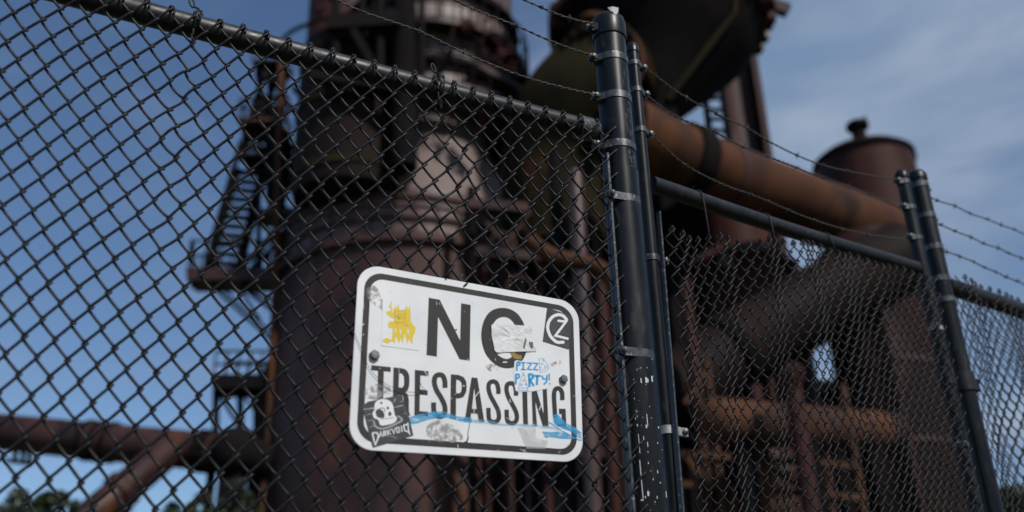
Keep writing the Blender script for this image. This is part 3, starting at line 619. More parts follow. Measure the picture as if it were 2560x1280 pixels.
def sticker(label, edge, mat, Z, lay, holes=(), sm=False):
    m = MB(); addpoly(m, Z, edge, lay, holes, sm); o = m.build('sticker', mat, sign); o['label'] = label; return o
# yellow drawing
s1 = sticker('clear square sticker with a yellow spiky drawing', [(545, 40), (1200, 75), (1190, 970), (515, 880)], M['white'], Z5, LY * 2.2)
m = MB(); addpoly(m, Z5, [(700, 85), (718, 140), (690, 190), (725, 240), (712, 300), (738, 290), (745, 205), (765, 240), (772, 150), (800, 235), (825, 140), (845, 252), (918, 265), (928, 228), (945, 240), (965, 160), (1000, 250), (1030, 145), (1045, 340), (1045, 450), (1080, 510), (1130, 560), (1125, 640), (1085, 720), (1068, 860), (1015, 760), (985, 850), (935, 650), (905, 850), (865, 740), (835, 845), (780, 700), (762, 840), (710, 795), (640, 840), (560, 820), (545, 775), (620, 740), (690, 778), (710, 765), (725, 570), (660, 560), (635, 500), (670, 455), (740, 445), (765, 405), (690, 375), (620, 325), (610, 280), (690, 255), (700, 240), (650, 190), (688, 140)], LY * 3,
        [[(770, 565), (792, 610), (772, 655), (758, 600)], [(860, 570), (882, 620), (865, 700), (848, 610)], [(995, 565), (1015, 620), (1008, 705), (978, 610)]])
g = m.build('print', M['yellow'], s1)
m = MB()
for st in ([(765, 290), (850, 262), (935, 275), (935, 455), (790, 460), (770, 400)], [(820, 300), (840, 380), (815, 430)], [(770, 340), (860, 420), (800, 350)], [(880, 320), (925, 345), (915, 400), (875, 390), (870, 340)], [(755, 480), (800, 475), (825, 500), (790, 520)], [(920, 500), (965, 505), (990, 520), (950, 530)], [(745, 240), (765, 330), (750, 400)]):
    addstroke(m, Z5, st, 6, LY * 3.4)
m.build('print_lines', M['line'], s1)
s2 = sticker('black square sticker with white letters C and Z', [(1210, 165), (1570, 290), (1525, 778), (1145, 660)], M['black'], Z7, LY * 2.4)
m = MB(); addstroke(m, Z7, [(1490, 340), (1440, 288), (1370, 272), (1290, 302), (1232, 380), (1218, 470), (1250, 570), (1300, 632), (1360, 672), (1442, 672)], 44, LY * 3, round_=True)
addstroke(m, Z7, [(1374, 360), (1484, 372), (1330, 576), (1506, 620)], 34, LY * 3.2, False, round_=True); m.build('print', M['cream'], s2)
# torn paper remnant over the O
m = MB(); pp = smoothpts([(408, 415), (520, 412), (640, 420), (740, 418), (890, 430), (950, 428), (990, 470), (985, 560), (1005, 700), (1048, 800), (880, 808), (640, 812), (470, 815), (430, 700), (405, 560)], 3, True)
rs = random.Random(3); cen = (700, 610); rings = []
for t in (1, .85, .65, .4, .15):
    rings.append([SP(*Z7((cen[0] + (p.x - cen[0]) * t + (rs.uniform(-4, 4)), cen[1] + (p.y - cen[1]) * t + rs.uniform(-4, 4))), LY * 4 + (.0006 + .0010 * math.sin(p.x * .031 + t * 5) * math.cos(p.y * .027 + t * 3) + rs.uniform(0, .0007))) for p in pp])
K = len(pp); fs = []
for i in range(4):
    for k in range(K): fs.append((i * K + k, i * K + (k + 1) % K, (i + 1) * K + (k + 1) % K, (i + 1) * K + k))
fs.append(tuple(4 * K + k for k in range(K))); m.add([v for r_ in rings for v in r_], fs)
o = m.build('torn_sticker', M['paper'], sign, 50); o['label'] = 'crumpled remnant of a torn white sticker over the O'
m = MB(); addpoly(m, Z7, [(945, 668), (1000, 665), (1010, 740), (985, 748), (965, 720)], LY * 13); addpoly(m, Z7, [(895, 600), (912, 640), (880, 770), (860, 740)], LY * 10); m.build('torn_edge', M['brown'], o)
m = MB(); addpoly(m, Z7, [(385, 440), (408, 420), (405, 560), (430, 700), (470, 815), (440, 800), (395, 640)], LY * 2.6); m.build('dark_edge', M['ink'], o)  # flat dark strip along the left edge of the torn sticker
m = MB(); addpoly(m, Z7, [(670, 820), (745, 822), (770, 850), (835, 862), (838, 922), (730, 910), (700, 880)], LY * 2.4); o = m.build('torn_sticker', M['gold'], sign); o['label'] = 'torn scrap of gold sticker under the O'
# blue pizza sticker
k8 = lambda p: ((Z8(p)[0] - 1160) * 5.817, (Z8(p)[1] - 740) * 5.817)
s3 = sticker('white die-cut sticker with blue hand lettering pizza party', [(735, 950), (770, 932), (830, 945), (900, 950), (1080, 945), (1085, 905), (1165, 898), (1205, 950), (1252, 1045), (1262, 1110)] + [k8(p) for p in [(1112, 215), (1080, 242), (1075, 262), (870, 300), (828, 300), (690, 303), (662, 290), (650, 235), (640, 150), (640, 40)]] + [(728, 1040)], M['cream'], Z7, LY * 2.6)
m = MB()
for st, wd in (([(768, 1088), (768, 1020), (772, 965)], 26), ([(770, 960), (808, 962), (812, 995), (780, 1012)], 26), ([(826, 968), (898, 970)], 20), ([(862, 970), (860, 1070)], 24), ([(826, 1070), (898, 1072)], 20), ([(912, 972), (982, 978), (924, 1064), (990, 1072)], 21), ([(1002, 976), (1072, 982), (1014, 1068), (1080, 1076)], 21)):
    addstroke(m, Z7, st, wd, LY * 3.2, False)
for st, wd in (([(662, 210), (666, 75)], 25), ([(668, 78), (704, 84), (706, 118), (672, 138)], 22), ([(838, 245), (836, 160), (830, 72)], 30), ([(835, 75), (875, 85), (880, 125), (845, 155), (895, 232)], 30), ([(890, 100), (985, 102)], 26), ([(938, 100), (932, 218)], 30), ([(998, 98), (1012, 140), (1050, 142)], 20), ([(1064, 88), (1058, 175), (1020, 212)], 22), ([(1090, 68), (1092, 160)], 18), ([(1094, 190), (1096, 212)], 18)):
    addstroke(m, Z8, st, wd, LY * 3.2, False)
for st in ([(1095, 910), (1155, 910), (1205, 980), (1240, 1045), (1180, 1100), (1105, 1112), (1097, 1020), (1095, 908)], [(1105, 1080), (1170, 1065), (1225, 1025)]): addstroke(m, Z7, st, 6, LY * 3.2, False)
for c, r_ in (((1135, 985), 17), ((1182, 1022), 17), ((1112, 1040), 14), ((1155, 935), 13)): ring(m, Z7, c, r_, 6, LY * 3.2)
for st in ([(757, 55), (722, 160), (690, 285), (822, 287), (790, 160), (757, 52)], [(700, 255), (820, 258)]): addstroke(m, Z8, st, 6, LY * 3.2, False)
for c, r_ in (((762, 160), 16), ((735, 215), 17), ((788, 208), 12), ((768, 95), 10)): ring(m, Z8, c, r_, 7, LY * 3.2)
m.build('print', M['cyan'], s3)
# black sticker at the corner, skull drawing and lettering
s4 = sticker('wrinkled black sticker with a white skull and the lettering darkvoid', [(140, 610), (215, 555), (440, 508), (668, 460), (690, 520), (722, 640), (760, 760), (790, 880), (820, 1005), (550, 1088), (280, 1168), (240, 1030), (190, 830)], M['black'], Z6, LY * 2.8)
m = MB(); addpoly(m, Z6, [(300, 640), (305, 580), (350, 535), (430, 520), (510, 550), (548, 610), (560, 680), (575, 740), (600, 780), (560, 838), (450, 868), (380, 868), (350, 800), (292, 770), (276, 705), (300, 665)], LY * 3.4, sm=True); m.build('print', M['cream'], s4)
m = MB(); addstroke(m, Z6, [(290, 810), (315, 885), (400, 915), (500, 890), (600, 845), (668, 800), (640, 765), (605, 745)], 24, LY * 3.3); m.build('print', M['grey'], s4)
m = MB(); addpoly(m, Z6, [(315, 680), (370, 655), (425, 700), (425, 770), (340, 760)], LY * 3.8, sm=True)
for c, r_ in (((505, 718), 22), ((478, 640), 16), ((390, 572), 14)): addpoly(m, Z6, [(c[0] + r_ * math.cos(a), c[1] + r_ * 1.3 * math.sin(a)) for a in [i * .785 for i in range(8)]], LY * 3.8, sm=True)
addstroke(m, Z6, [(350, 655), (420, 640), (440, 690)], 10, LY * 3.8); addstroke(m, Z6, [(380, 790), (470, 780), (560, 770)], 6, LY * 3.8); m.build('print_shadow_ink', M['black'], s4)
m = MB()
for st, wd in (([(272, 975), (290, 1060), (312, 1130), (345, 1050), (352, 1000), (330, 968), (270, 972)], 18), ([(362, 1035), (380, 955), (408, 1022)], 13), ([(366, 1008), (404, 998)], 9), ([(425, 1018), (418, 950), (450, 950), (450, 975), (424, 985), (462, 1008)], 13), ([(480, 1002), (472, 932)], 14), ([(512, 922), (480, 965), (522, 990)], 12), ([(528, 912), (558, 980), (575, 902)], 14), ([(592, 902), (603, 968), (634, 960), (624, 895), (590, 900)], 13), ([(656, 882), (668, 958)], 15), ([(686, 872), (705, 942), (745, 955), (772, 990), (752, 925), (745, 845), (730, 862), (684, 870)], 16)):
    addstroke(m, Z6, st, wd, LY * 3.6, False)
for st, wd in (([(150, 660), (260, 645), (372, 628)], 9), ([(570, 632), (620, 618), (675, 606)], 8), ([(182, 735), (260, 718)], 4), ([(190, 812), (280, 800)], 4), ([(210, 905), (290, 880)], 4), ([(545, 575), (580, 520)], 6), ([(630, 560), (690, 545)], 4), ([(690, 716), (735, 708)], 4), ([(480, 1020), (540, 1020), (590, 1045)], 4), ([(672, 465), (685, 530)], 8)):
    addstroke(m, Z6, st, wd, LY * 3.6, True, (.4, 1))
m.build('print', M['cream'], s4)
# bolts
for (x, y, r_) in ((935, 889, .0125), (1407, 949, .0115)):
    c = SP(x, y, 0); m = MB()
    m.lathe(c, [(r_ * .98, 0), (r_, .0015), (r_, .008), (r_ * .82, .0105), (0, .0108)], 6, axis=n1v); m.build('bolt', M['bolt'], sign, 25)
rebase(sign, QS(.5, .5, -.002))
lw = MB(); pts = [SP(*ZA(p), q) for p, q in (((58, 440), -.004), ((66, 465), .003), ((110, 570), .004), ((155, 670), .004), ((232, 748), .005), ((320, 790), .006), ((400, 808), .006), ((460, 803), .006), ((482, 796), .008), ((458, 770), .010), ((452, 750), .008))]
lw.tube([tuple(p) for p in smoothpts([tuple(p) for p in pts], 6)], .0006, 5); tag(lw.build('loose_wire', M['barb'], None, 60), 'thin loose wire strand curling across the left half of the white sign', 'wire')

# ================================================================ GROUND
bm = MB(); bm.add([(-1500, -1500, Z0), (1500, -1500, Z0), (1500, 1500, Z0), (-1500, 1500, Z0)], [(0, 1, 2, 3)]); tag(bm.build('ground', M['ground']), kind='structure')
# ================================================================ GASWORKS
def ctr(px, py, Y): p = W(px, py, Y); return V((p.x, p.y, 0)), p.z
def railing(m, c, r, z, a0, a1, n=14, h=1.1, t=.03):
    ps = [V((c.x + r * math.cos(a0 + (a1 - a0) * i / n), c.y + r * math.sin(a0 + (a1 - a0) * i / n), z)) for i in range(n + 1)]
    for k in (h, h * .55): m.tube([p + V((0, 0, k)) for p in ps], t, 6)
    for p in ps: m.tube([p, p + V((0, 0, h))], t, 6)
YT = 28.; TG = thing('gas_generator_tower', 'huge dark rusty round tower with ringed platforms directly behind the sign', 'industrial tower')
tc0, zt = ctr(1022, 640, YT)
k = mpp(1022, 640, YT)
Rb = 318 * k
def zf(py, px=960, r=None): return W(px, py, YT - (r if r is not None else Rb)).z      # height of a point on the front of the drum
z_low, z_mid, z_up = zf(592), zf(540), zf(487)
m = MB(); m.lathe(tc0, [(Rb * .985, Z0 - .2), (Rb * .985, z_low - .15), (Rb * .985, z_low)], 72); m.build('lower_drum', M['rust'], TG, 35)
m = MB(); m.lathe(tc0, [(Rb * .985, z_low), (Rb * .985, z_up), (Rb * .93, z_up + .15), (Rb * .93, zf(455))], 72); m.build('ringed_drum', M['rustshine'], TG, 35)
for z, rr2, h in ((z_low, 1.03, .22), (z_mid, 1.012, .12), (z_up, 1.012, .12), (zf(512), 1.0, .06)):
    m = MB(); m.lathe(tc0, [(Rb * .96, z - h / 2), (Rb * rr2, z - h / 2), (Rb * rr2, z + h / 2), (Rb * .96, z + h / 2)], 72); m.each('hoop', M['rust'], TG, 35)
m = MB()
for i in range(40):
    a = i / 40 * 2 * math.pi; p = tc0 + V((math.cos(a), math.sin(a), 0)) * Rb * .99
    m.bar(p + V((0, 0, z_low)), p + V((0, 0, z_up)), .06)
m.build('seam_ribs', M['rust'], TG)
zs0 = zf(455); ctop = ctr(1075, 270, YT)[0]; zs1 = W(1100, 262, YT).z
m = MB(); vs = []; fs = []; n_ = 64
for j, (t, r_) in enumerate(((0, Rb * .93), (.25, Rb * .78), (.6, Rb * .54), (1, Rb * .36), (1.35, Rb * .34))):
    c = tc0.lerp(ctop, min(t, 1)); z = zs0 + (zs1 - zs0) * t
    for i in range(n_): a = i / n_ * 2 * math.pi; vs.append((c.x + r_ * math.cos(a), c.y + r_ * math.sin(a), z))
for j in range(4):
    for i in range(n_): fs.append((j * n_ + i, j * n_ + (i + 1) % n_, (j + 1) * n_ + (i + 1) % n_, (j + 1) * n_ + i))
m.add(vs, fs); m.build('shoulder_cone', M['litplate'], TG, 40)
# front vessel, left of the shoulder
cv, _ = ctr(893, 300, YT - 3.2); kv = mpp(893, 300, YT - 3.2); rv = 148 * kv
m = MB(); zb = W(893, 442, YT - 3.2 - rv).z; ztp = W(893, 150, YT - 3.2).z
m.lathe(cv, [(0, zb - .25), (rv * .55, zb - .1), (rv * .96, zb + .12), (rv, zb + .5), (rv, ztp)], 56); m.build('front_vessel', M['browndark'], TG, 35)
m = MB()
for t in (.12, .55, .9): z = zb + (ztp - zb) * t; m.lathe(cv, [(rv * .98, z - .1), (rv * 1.03, z - .1), (rv * 1.03, z + .1), (rv * .98, z + .1)], 56)
m.each('hoop', M['olive'], TG, 35)
# upper drum
cu, _ = ctr(1075, 120, YT + .3); ku = mpp(1075, 120, YT); ru = 205 * ku
zu0 = W(1075, 240, YT - ru).z; zu1 = W(1075, -160, YT - ru).z
m = MB(); m.lathe(cu, [(0, zu0 - .3), (ru * .4, zu0 - .3), (ru, zu0 + .6), (ru, zu1), (ru * .9, zu1 + 1), (ru * .3, zu1 + 1.8), (0, zu1 + 2)], 64); m.build('upper_drum', M['steelgrey'], TG, 35)
for py, rr2, name in ((190, 1.28, 'platform'), (122, 1.10, 'hoop'), (28, 1.20, 'platform'), (-60, 1.1, 'hoop')):
    z = W(1075, py, YT - ru * rr2).z; m = MB(); m.lathe(cu, [(ru * .99, z - .12), (ru * rr2, z - .12), (ru * rr2, z + .1), (ru * .99, z + .1)], 64); m.build(name, M['rust'] if name == 'platform' else M['iron'], TG, 35)
    if name == 'platform':
        m = MB(); railing(m, cu, ru * rr2, z, 0, 2 * math.pi, 40, 1.2, .035); m.build('railing', M['iron'], TG, 50)
        m = MB()
        for i in range(20):
            a = i / 20 * 2 * math.pi; u = V((math.cos(a), math.sin(a), 0)); m.bar(cu + u * ru + V((0, 0, z - 1.1)), cu + u * ru * rr2 + V((0, 0, z - .1)), .09)
        m.each('bracket', M['rust'], TG)
m = MB()
for i in range(28):
    a = i / 28 * 2 * math.pi; p = cu + V((math.cos(a), math.sin(a), 0)) * ru * 1.005; m.bar(p + V((0, 0, zu0 + .6)), p + V((0, 0, zu1)), .07)
m.build('seam_ribs', M['rust'], TG)
# rusty plate shroud left of the upper drum and the fat riser in front of it
m = MB(); cs, _ = ctr(860, 90, YT - .5); rs_ = 88 * ku; m.lathe(cs, [(0, W(860, 205, YT - 1.5).z), (rs_, W(860, 195, YT - 1.5).z), (rs_ * 1.05, W(860, -120, YT).z), (rs_ * .8, W(860, -170, YT).z)], 40); m.build('side_vessel', M['rustred'], TG, 35)
m = MB(); m.tube([W(1003, -120, YT - 5), W(1010, 60, YT - 5), W(1012, 250, YT - 5), W(1010, 420, YT - 5)], 32 * ku * .82, 24); m.build('riser_pipe', M['dark'], TG, 40)
m = MB()
for x, r_ in ((950, 9), (905, 7), (1055, 6), (840, 8)): m.tube([W(x, -80, YT - 5.2), W(x, 240, YT - 5.2)], r_ * ku, 12)
m.tube([tuple(p) for p in smoothpts([tuple(W(x, y, YT - 2)) for x, y in ((705, 100), (730, 78), (775, 58), (810, 45), (830, 60))], 6)], 5 * ku, 10)
m.bar(W(820, 60, YT - 5.4), W(1000, 48, YT - 5.4), .3, .5); m.bar(W(880, 70, YT - 5.4), W(940, 175, YT - 5.4), .22); m.bar(W(1130, 125, YT - 5.6), W(1080, 215, YT - 5.2), .14)
m.bar(W(780, 185, YT - 5.4), W(1000, 215, YT - 5.4), .25, .4)
m.each('service_pipe', M['iron'], TG, 40)
m = MB()
rs = random.Random(8)
for _ in range(26):
    x = rs.uniform(800, 985); y = rs.uniform(0, 185); m.bar(W(x, y, YT - 4), W(x + rs.uniform(-45, 45), y + rs.uniform(-50, 50), YT - 4.6), rs.uniform(.05, .14))
for _ in range(34):
    x = rs.uniform(1150, 1290); y = 40 + (x - 1150) * .8 + rs.uniform(-40, 40); m.bar(W(x, y, YT - 4.4), W(x + rs.uniform(-30, 30), y + rs.uniform(-28, 28), YT - 4.9), rs.uniform(.04, .10))
m.each('loose_ironwork', M['rustred'], TG)
m = MB(); c, _ = ctr(1237, 20, YT + 3); rr3 = 27 * mpp(1237, 20, YT + 3); m.lathe(c, [(rr3, W(1237, 150, YT).z), (rr3, W(1237, -90, YT + 3).z), (rr3 * 1.2, W(1237, -92, YT + 3).z), (rr3 * 1.2, W(1237, -100, YT + 3).z)], 28); m.build('vent_stack', M['steelgrey'], TG, 40)
m = MB(); m.bar(W(1175, 165, YT - 2.5), W(1300, 235, YT - 2.3), .7, .18); m.build('platform', M['rust'], TG)
rebase(TG, V((tc0.x, tc0.y, Z0)))

# stair tower at the left
ST = thing('access_stair_tower', 'dark iron stairs, landings and struts climbing the left side of the big tower', 'stair tower')
YS = 26.5; ks = mpp(600, 500, YS)
def SPt(x, y, dy=0): return W(x, y, YS + dy)
def pstair(x0, y0, x1, y1, wpx, n_, name='stair_flight'):
    a0, a1 = SPt(x0, y0), SPt(x1, y1); b0, b1 = SPt(x0 + wpx, y0 + 6, .3), SPt(x1 + wpx * .85, y1 + 5, .3)
    m = MB(); m.bar(a0, a1, .08, .28); m.bar(b0, b1, .08, .28)
    for q0, q1 in ((a0, a1), (b0, b1)):
        m.tube([q0 + V((0, 0, 1.05)), q1 + V((0, 0, 1.05))], .035, 6); m.tube([q0 + V((0, 0, .55)), q1 + V((0, 0, .55))], .03, 6)
        for i in range(6): q = q0.lerp(q1, i / 5); m.tube([q, q + V((0, 0, 1.05))], .03, 6)
    o = m.build(name, M['iron'], ST, 40); m = MB()
    for i in range(n_):
        t = (i + .5) / n_; p, q = a0.lerp(a1, t), b0.lerp(b1, t); m.box((p + q) / 2, (q - p) / 2, V((0, .16, 0)), V((0, 0, .03)))
    m.build('tread', M['iron'], o)
pstair(520, 668, 592, 420, 78, 11); pstair(600, 400, 655, 235, 68, 8)
def landing(x0, x1, y, th, dep, name='landing', mat='iron', rail=True, rh=85):
    m = MB(); a, b = SPt(x0, y), SPt(x1, y); m.box((a + b) / 2, (b - a) / 2, V((0, dep, 0)), V((0, 0, th * ks / 2))); o = m.build(name, M[mat], ST)
    if rail:
        m = MB(); n_ = 6; h = rh * ks
        for dy in (-dep, dep):
            for f in (1, .55): m.tube([a + V((0, dy, h * f)), b + V((0, dy, h * f))], .035, 6)
            for i in range(n_ + 1): p = a.lerp(b, i / n_) + V((0, dy, 0)); m.tube([p, p + V((0, 0, h))], .03, 6)
        m.build('railing', M['iron'], o, 50)
landing(480, 720, 700, 30, .5, mat='rust'); landing(604, 700, 318, 10, .5, mat='rust', rh=60); landing(612, 700, 405, 10, .5, rail=False); landing(640, 720, 175, 8, .5, rh=60)
landing(545, 720, 965, 32, .5, mat='dark', rh=70); landing(650, 760, 545, 14, .5, mat='rust', rail=False)
m = MB()
for (x0, y0, x1, y1, t) in [(482, 600, 482, 720, .10), (532, 718, 690, 860, .10), (550, 718, 700, 850, .08), (606, 718, 700, 790, .12), (598, 720, 650, 800, .09), (620, 720, 700, 762, .08), (540, 975, 540, 1085, .16), (600, 975, 602, 1080, .16), (548, 985, 600, 1070, .10), (640, 980, 640, 1090, .14), (610, 990, 660, 1060, .08),
        (608, 260, 608, 405, .07), (648, 240, 646, 700, .14), (640, 640, 730, 520, .14), (600, 700, 700, 600, .12), (560, 690, 640, 640, .1), (655, 640, 720, 700, .1), (655, 560, 720, 640, .1), (660, 420, 725, 540, .14), (640, 180, 660, 320, .08), (660, 140, 640, 250, .08), (655, 160, 720, 250, .14), (650, 330, 740, 430, .2), (690, 200, 640, 330, .16), (720, 250, 655, 300, .1), (670, 640, 690, 720, .12), (522, 660, 600, 700, .08)]:
    m.bar(SPt(x0, y0), SPt(x1, y1), t)
rs = random.Random(21)
for _ in range(34):
    x = rs.uniform(655, 745); y = rs.uniform(170, 470); m.bar(SPt(x, y, rs.uniform(-.6, .6)), SPt(x + rs.uniform(-30, 30), y + rs.uniform(-40, 40)), rs.uniform(.08, .2))
m.each('strut', M['iron'], ST)
m = MB(); m.tube([W(703, 130, YS - .6), W(697, 420, YS - .6), W(690, 700, YS - .6), W(676, 1000, YS - .6), V((*W(664, 1280, YS - .6).xy, Z0))], 9 * ks, 14); m.build('standpipe', M['rustorange'], ST, 40)
m = MB(); m.lathe(ctr(700, 390, YS)[0], [(0, W(708, 560, YS).z), (26 * ks, W(708, 500, YS).z), (36 * ks, W(708, 400, YS).z), (20 * ks, W(700, 330, YS).z), (0, W(700, 326, YS).z)], 28); m.build('cyclone_pot', M['dark'], ST, 40)
m = MB(); m.lathe(ctr(700, 940, YS)[0], [(46 * ks, Z0), (46 * ks, W(700, 950, YS).z), (30 * ks, W(700, 900, YS).z), (0, W(700, 895, YS).z)], 28); m.build('base_drum', M['dark'], ST, 40)
p = SPt(480, 700); m = MB()
for x, y in ((540, 1080), (602, 1075), (640, 1085)): q = SPt(x, y); m.bar(q, V((q.x, q.y, Z0)), .2)
m.each('leg', M['dark'], ST); p = SPt(600, 1000); rebase(ST, V((p.x, p.y, Z0)))

# pipes at bottom left
def pipe(name, label, cat, pts, radpx, mat, flanges=(), group=None, supports=(), n_=32):
    """pts: (px, py, Y) list; radius in photo pixels at its first point; flanges: fractions with sizes"""
    T = thing(name, label, cat, group); P = [W(*p) for p in pts]; r = radpx * mpp(*pts[0]); Q = smoothpts([tuple(p) for p in P], 8) if len(P) > 2 else P
    m = MB(); m.tube([tuple(p) for p in Q], r, n_); m.build('pipe_run', M[mat], T, 35)
    for (t, sz, ln, mt) in flanges:
        i = min(int(t * (len(Q) - 1)), len(Q) - 2); f = t * (len(Q) - 1) - i; c = Q[i].lerp(Q[i + 1], f); ax = (Q[i + 1] - Q[i]).normalized()
        m = MB(); m.lathe(c, [(r * .9, -ln / 2), (r * sz, -ln / 2), (r * sz, ln / 2), (r * .9, ln / 2)], 36, axis=ax)
        u = ax.orthogonal().normalized(); v = ax.cross(u)
        if sz > 1.12:
            for b_ in range(16):
                a = b_ / 16 * 2 * math.pi; q = c + (u * math.cos(a) + v * math.sin(a)) * r * (1 + sz) / 2; m.tube([q - ax * (ln / 2 + .06), q + ax * (ln / 2 + .06)], .05, 6)
        m.build('flange', M[mt], T, 35)
    for t in supports:
        i = min(int(t * (len(Q) - 1)), len(Q) - 2); c = Q[i].lerp(Q[i + 1], t * (len(Q) - 1) - i); m = MB(); m.bar(c - V((0, 0, r * .6)), V((c.x, c.y, Z0)), .35); m.box(c - V((0, 0, r * .9)), V((.5, 0, 0)), V((0, .3, 0)), V((0, 0, .1))); m.build('support', M['dark'], T)
    c = Q[0]; rebase(T, V((c.x, c.y, Z0))); return T, r
T_, r = pipe('overhead_pipe', 'long brown horizontal pipe crossing the lower left corner of the picture', 'pipe', [(-420, 1045, 28.5), (0, 1080, 27.5), (260, 1105, 26.8), (555, 1132, 26.2)], 43, 'rust', [(.62, 1.12, .12, 'dark'), (.655, 1.12, .12, 'dark'), (.69, 1.12, .12, 'dark'), (.955, 1.13, .3, 'dark')], supports=(.1,))
m = MB(); base = T_.location
for x in (38, 58, 75): q0, q1 = W(x, 1125, 26.5), W(x, 1158, 26.5); m.tube([q0 - base, q1 - base], .07, 8)
m.tube([W(15, 1150, 26.5) - base, W(78, 1160, 26.5) - base], .06, 8); m.build('drain_valve', M['dark'], T_, 40)
EL = thing('pipe_elbow', 'bulky dark rounded pipe joint at the end of the lower left pipe', 'pipe fitting')
c = W(588, 1132, 26.); r = 66 * mpp(588, 1132, 26); m = MB(); m.lathe(c, [(0, -r), (r * .6, -r * .8), (r * .93, -r * .35), (r, 0), (r * .93, r * .4), (r * .55, r * .85), (0, r)], 32, axis=V((1, -.2, -.15))); m.build('joint_body', M['dark'], EL, 60)
m = MB(); m.tube([c, W(690, 1160, 26.)], r * .72, 28); m.build('outlet', M['dark'], EL, 40); m = MB(); m.bar(c, V((c.x, c.y, Z0)), .6); m.build('support', M['dark'], EL); rebase(EL, V((c.x, c.y, Z0)))
pipe('brace_pipe', 'thick slanting brown pipe dropping from the lower left pipe to the ground', 'pipe', [(430, 1120, 26.), (330, 1205, 25.6), (215, 1300, 25.), (-20, 1480, 24.)], 40, 'rust', [(.42, 1.15, .2, 'rust')])

# huge hopper, top right
HP = thing('hopper_vessel', 'enormous dark hopper vessel with a jagged rim filling the top right of the middle', 'hopper')
YH = 24.; kh = mpp(1650, 60, YH); ch, _ = ctr(1650, 60, YH); rh = 262 * kh
z_r = W(1650, 70, YH).z
m = MB(); m.lathe(ch, [(rh * .94, z_r - .15), (rh, z_r), (rh, z_r + .5), (rh * .95, z_r + .6), (rh * .95, z_r + 5), (rh * .6, z_r + 7), (0, z_r + 7.5)], 72); m.build('rim_drum', M['dark'], HP, 35)
m = MB(); vs = []; fs = []; n_ = 64; c_end = ctr(1590, 330, YH - .8)[0]
zz = [z_r - .1, W(1650, 150, YH).z, W(1650, 178, YH).z, W(1600, 330, YH).z, W(1600, 430, YH).z]
for z, r_, t in zip(zz, (.94, .84, .74, .34, .30), (0, .05, .12, .9, 1)):
    c = ch.lerp(c_end, t)
    for i in range(n_): a = i / n_ * 2 * math.pi; vs.append((c.x + rh * r_ * math.cos(a), c.y + rh * r_ * math.sin(a), z))
for j in range(4):
    for i in range(n_): fs.append((j * n_ + i, j * n_ + (i + 1) % n_, (j + 1) * n_ + (i + 1) % n_, (j + 1) * n_ + i))
m.add(vs, fs); m.build('cone', M['dark'], HP, 30)
m = MB()
for i in range(44):
    a = i / 44 * 2 * math.pi; u = V((math.cos(a), math.sin(a), 0)); q = ch + u * rh * 1.0 + V((0, 0, z_r + .1)); m.box(q, u * .22, V((-u.y, u.x, 0)) * .16, V((0, 0, .2 + .1 * (i % 3))))
m.each('rim_lug', M['rust'], HP)
a = math.radians(-8); u = V((math.cos(a), math.sin(a), 0)); m = MB(); m.bar(ch + u * rh + V((0, 0, z_r + .5)), ch + u * (rh + .62) + V((0, 0, z_r + .1)), .3, .35); m.each('bracket', M['rust'], HP)
a = math.radians(-52); m = MB(); u = V((math.cos(a), math.sin(a), 0)); m.tube([ch + u * rh * .93 + V((0, 0, z_r)), ch + u * rh * .86 + V((0, 0, zz[1]))] + [ch.lerp(c_end, .9) + u * rh * .36 + V((0, 0, zz[3]))], .10, 10); m.build('seam', M['olive'], HP, 40)
m = MB()
for sx_ in (-1, 1):
    q = c_end + V((sx_ * rh * .25, .5, 0)); m.bar(q + V((0, 0, zz[3])), V((q.x, q.y, Z0)), .5)
m.each('support_leg', M['dark'], HP); rebase(HP, V((c_end.x, c_end.y, Z0)))
# olive duct with a bolted flange left of the post top
T_bolt, r = pipe('bolted_duct', 'fat olive brown duct with a bolted flange, just left of the tall post', 'duct', [(1560, 150, 22.5), (1500, 195, 22.5), (1425, 275, 22.8), (1385, 400, 23.5), (1390, 620, 24.)], 128, 'olive', [(.11, 1.17, .22, 'rustorange')])
q = W(1390, 900, 24.); m = MB(); m.tube([W(1390, 600, 24) - T_bolt.location, V((q.x, q.y, Z0)) - T_bolt.location], r * .6, 28); m.build('downcomer', M['dark'], T_bolt, 40)
# orange pipe to the right
T_, r = pipe('orange_rust_pipe', 'long orange rusted pipe slanting down right above the gate', 'pipe', [(1560, 330, 20.5), (1760, 424, 22.), (2010, 513, 24.6), (2200, 582, 27.), (2262, 628, 27.8), (2272, 740, 28.)], 92, 'rustorange', [(.16, 1.10, .55, 'dark'), (.235, 1.03, .22, 'rust'), (.42, 1.015, .06, 'rust'), (.60, 1.015, .06, 'rust')], supports=(.5,))
fl_c = W(1496, 165, 21.4); fl_a = V((-.42, -.86, -.28)).normalized(); fr = 116 * mpp(1496, 165, 21.4); fl_c = fl_c - T_bolt.location; m = MB()
m.lathe(fl_c, [(fr * .86, -.14), (fr, -.14), (fr, .14), (fr * .86, .14), (fr * .86, -.14)], 48, axis=fl_a); fo = m.build('flange', M['rustflange'], T_bolt, 35); m = MB(); fu = fl_a.orthogonal().normalized(); fv = fl_a.cross(fu)
for b_ in range(22):
    a = b_ / 22 * 2 * math.pi; q = fl_c + (fu * math.cos(a) + fv * math.sin(a)) * fr * .93; m.tube([q - fl_a * .2, q + fl_a * .26], .075, 8)
m.each('bolt', M['dark'], fo)
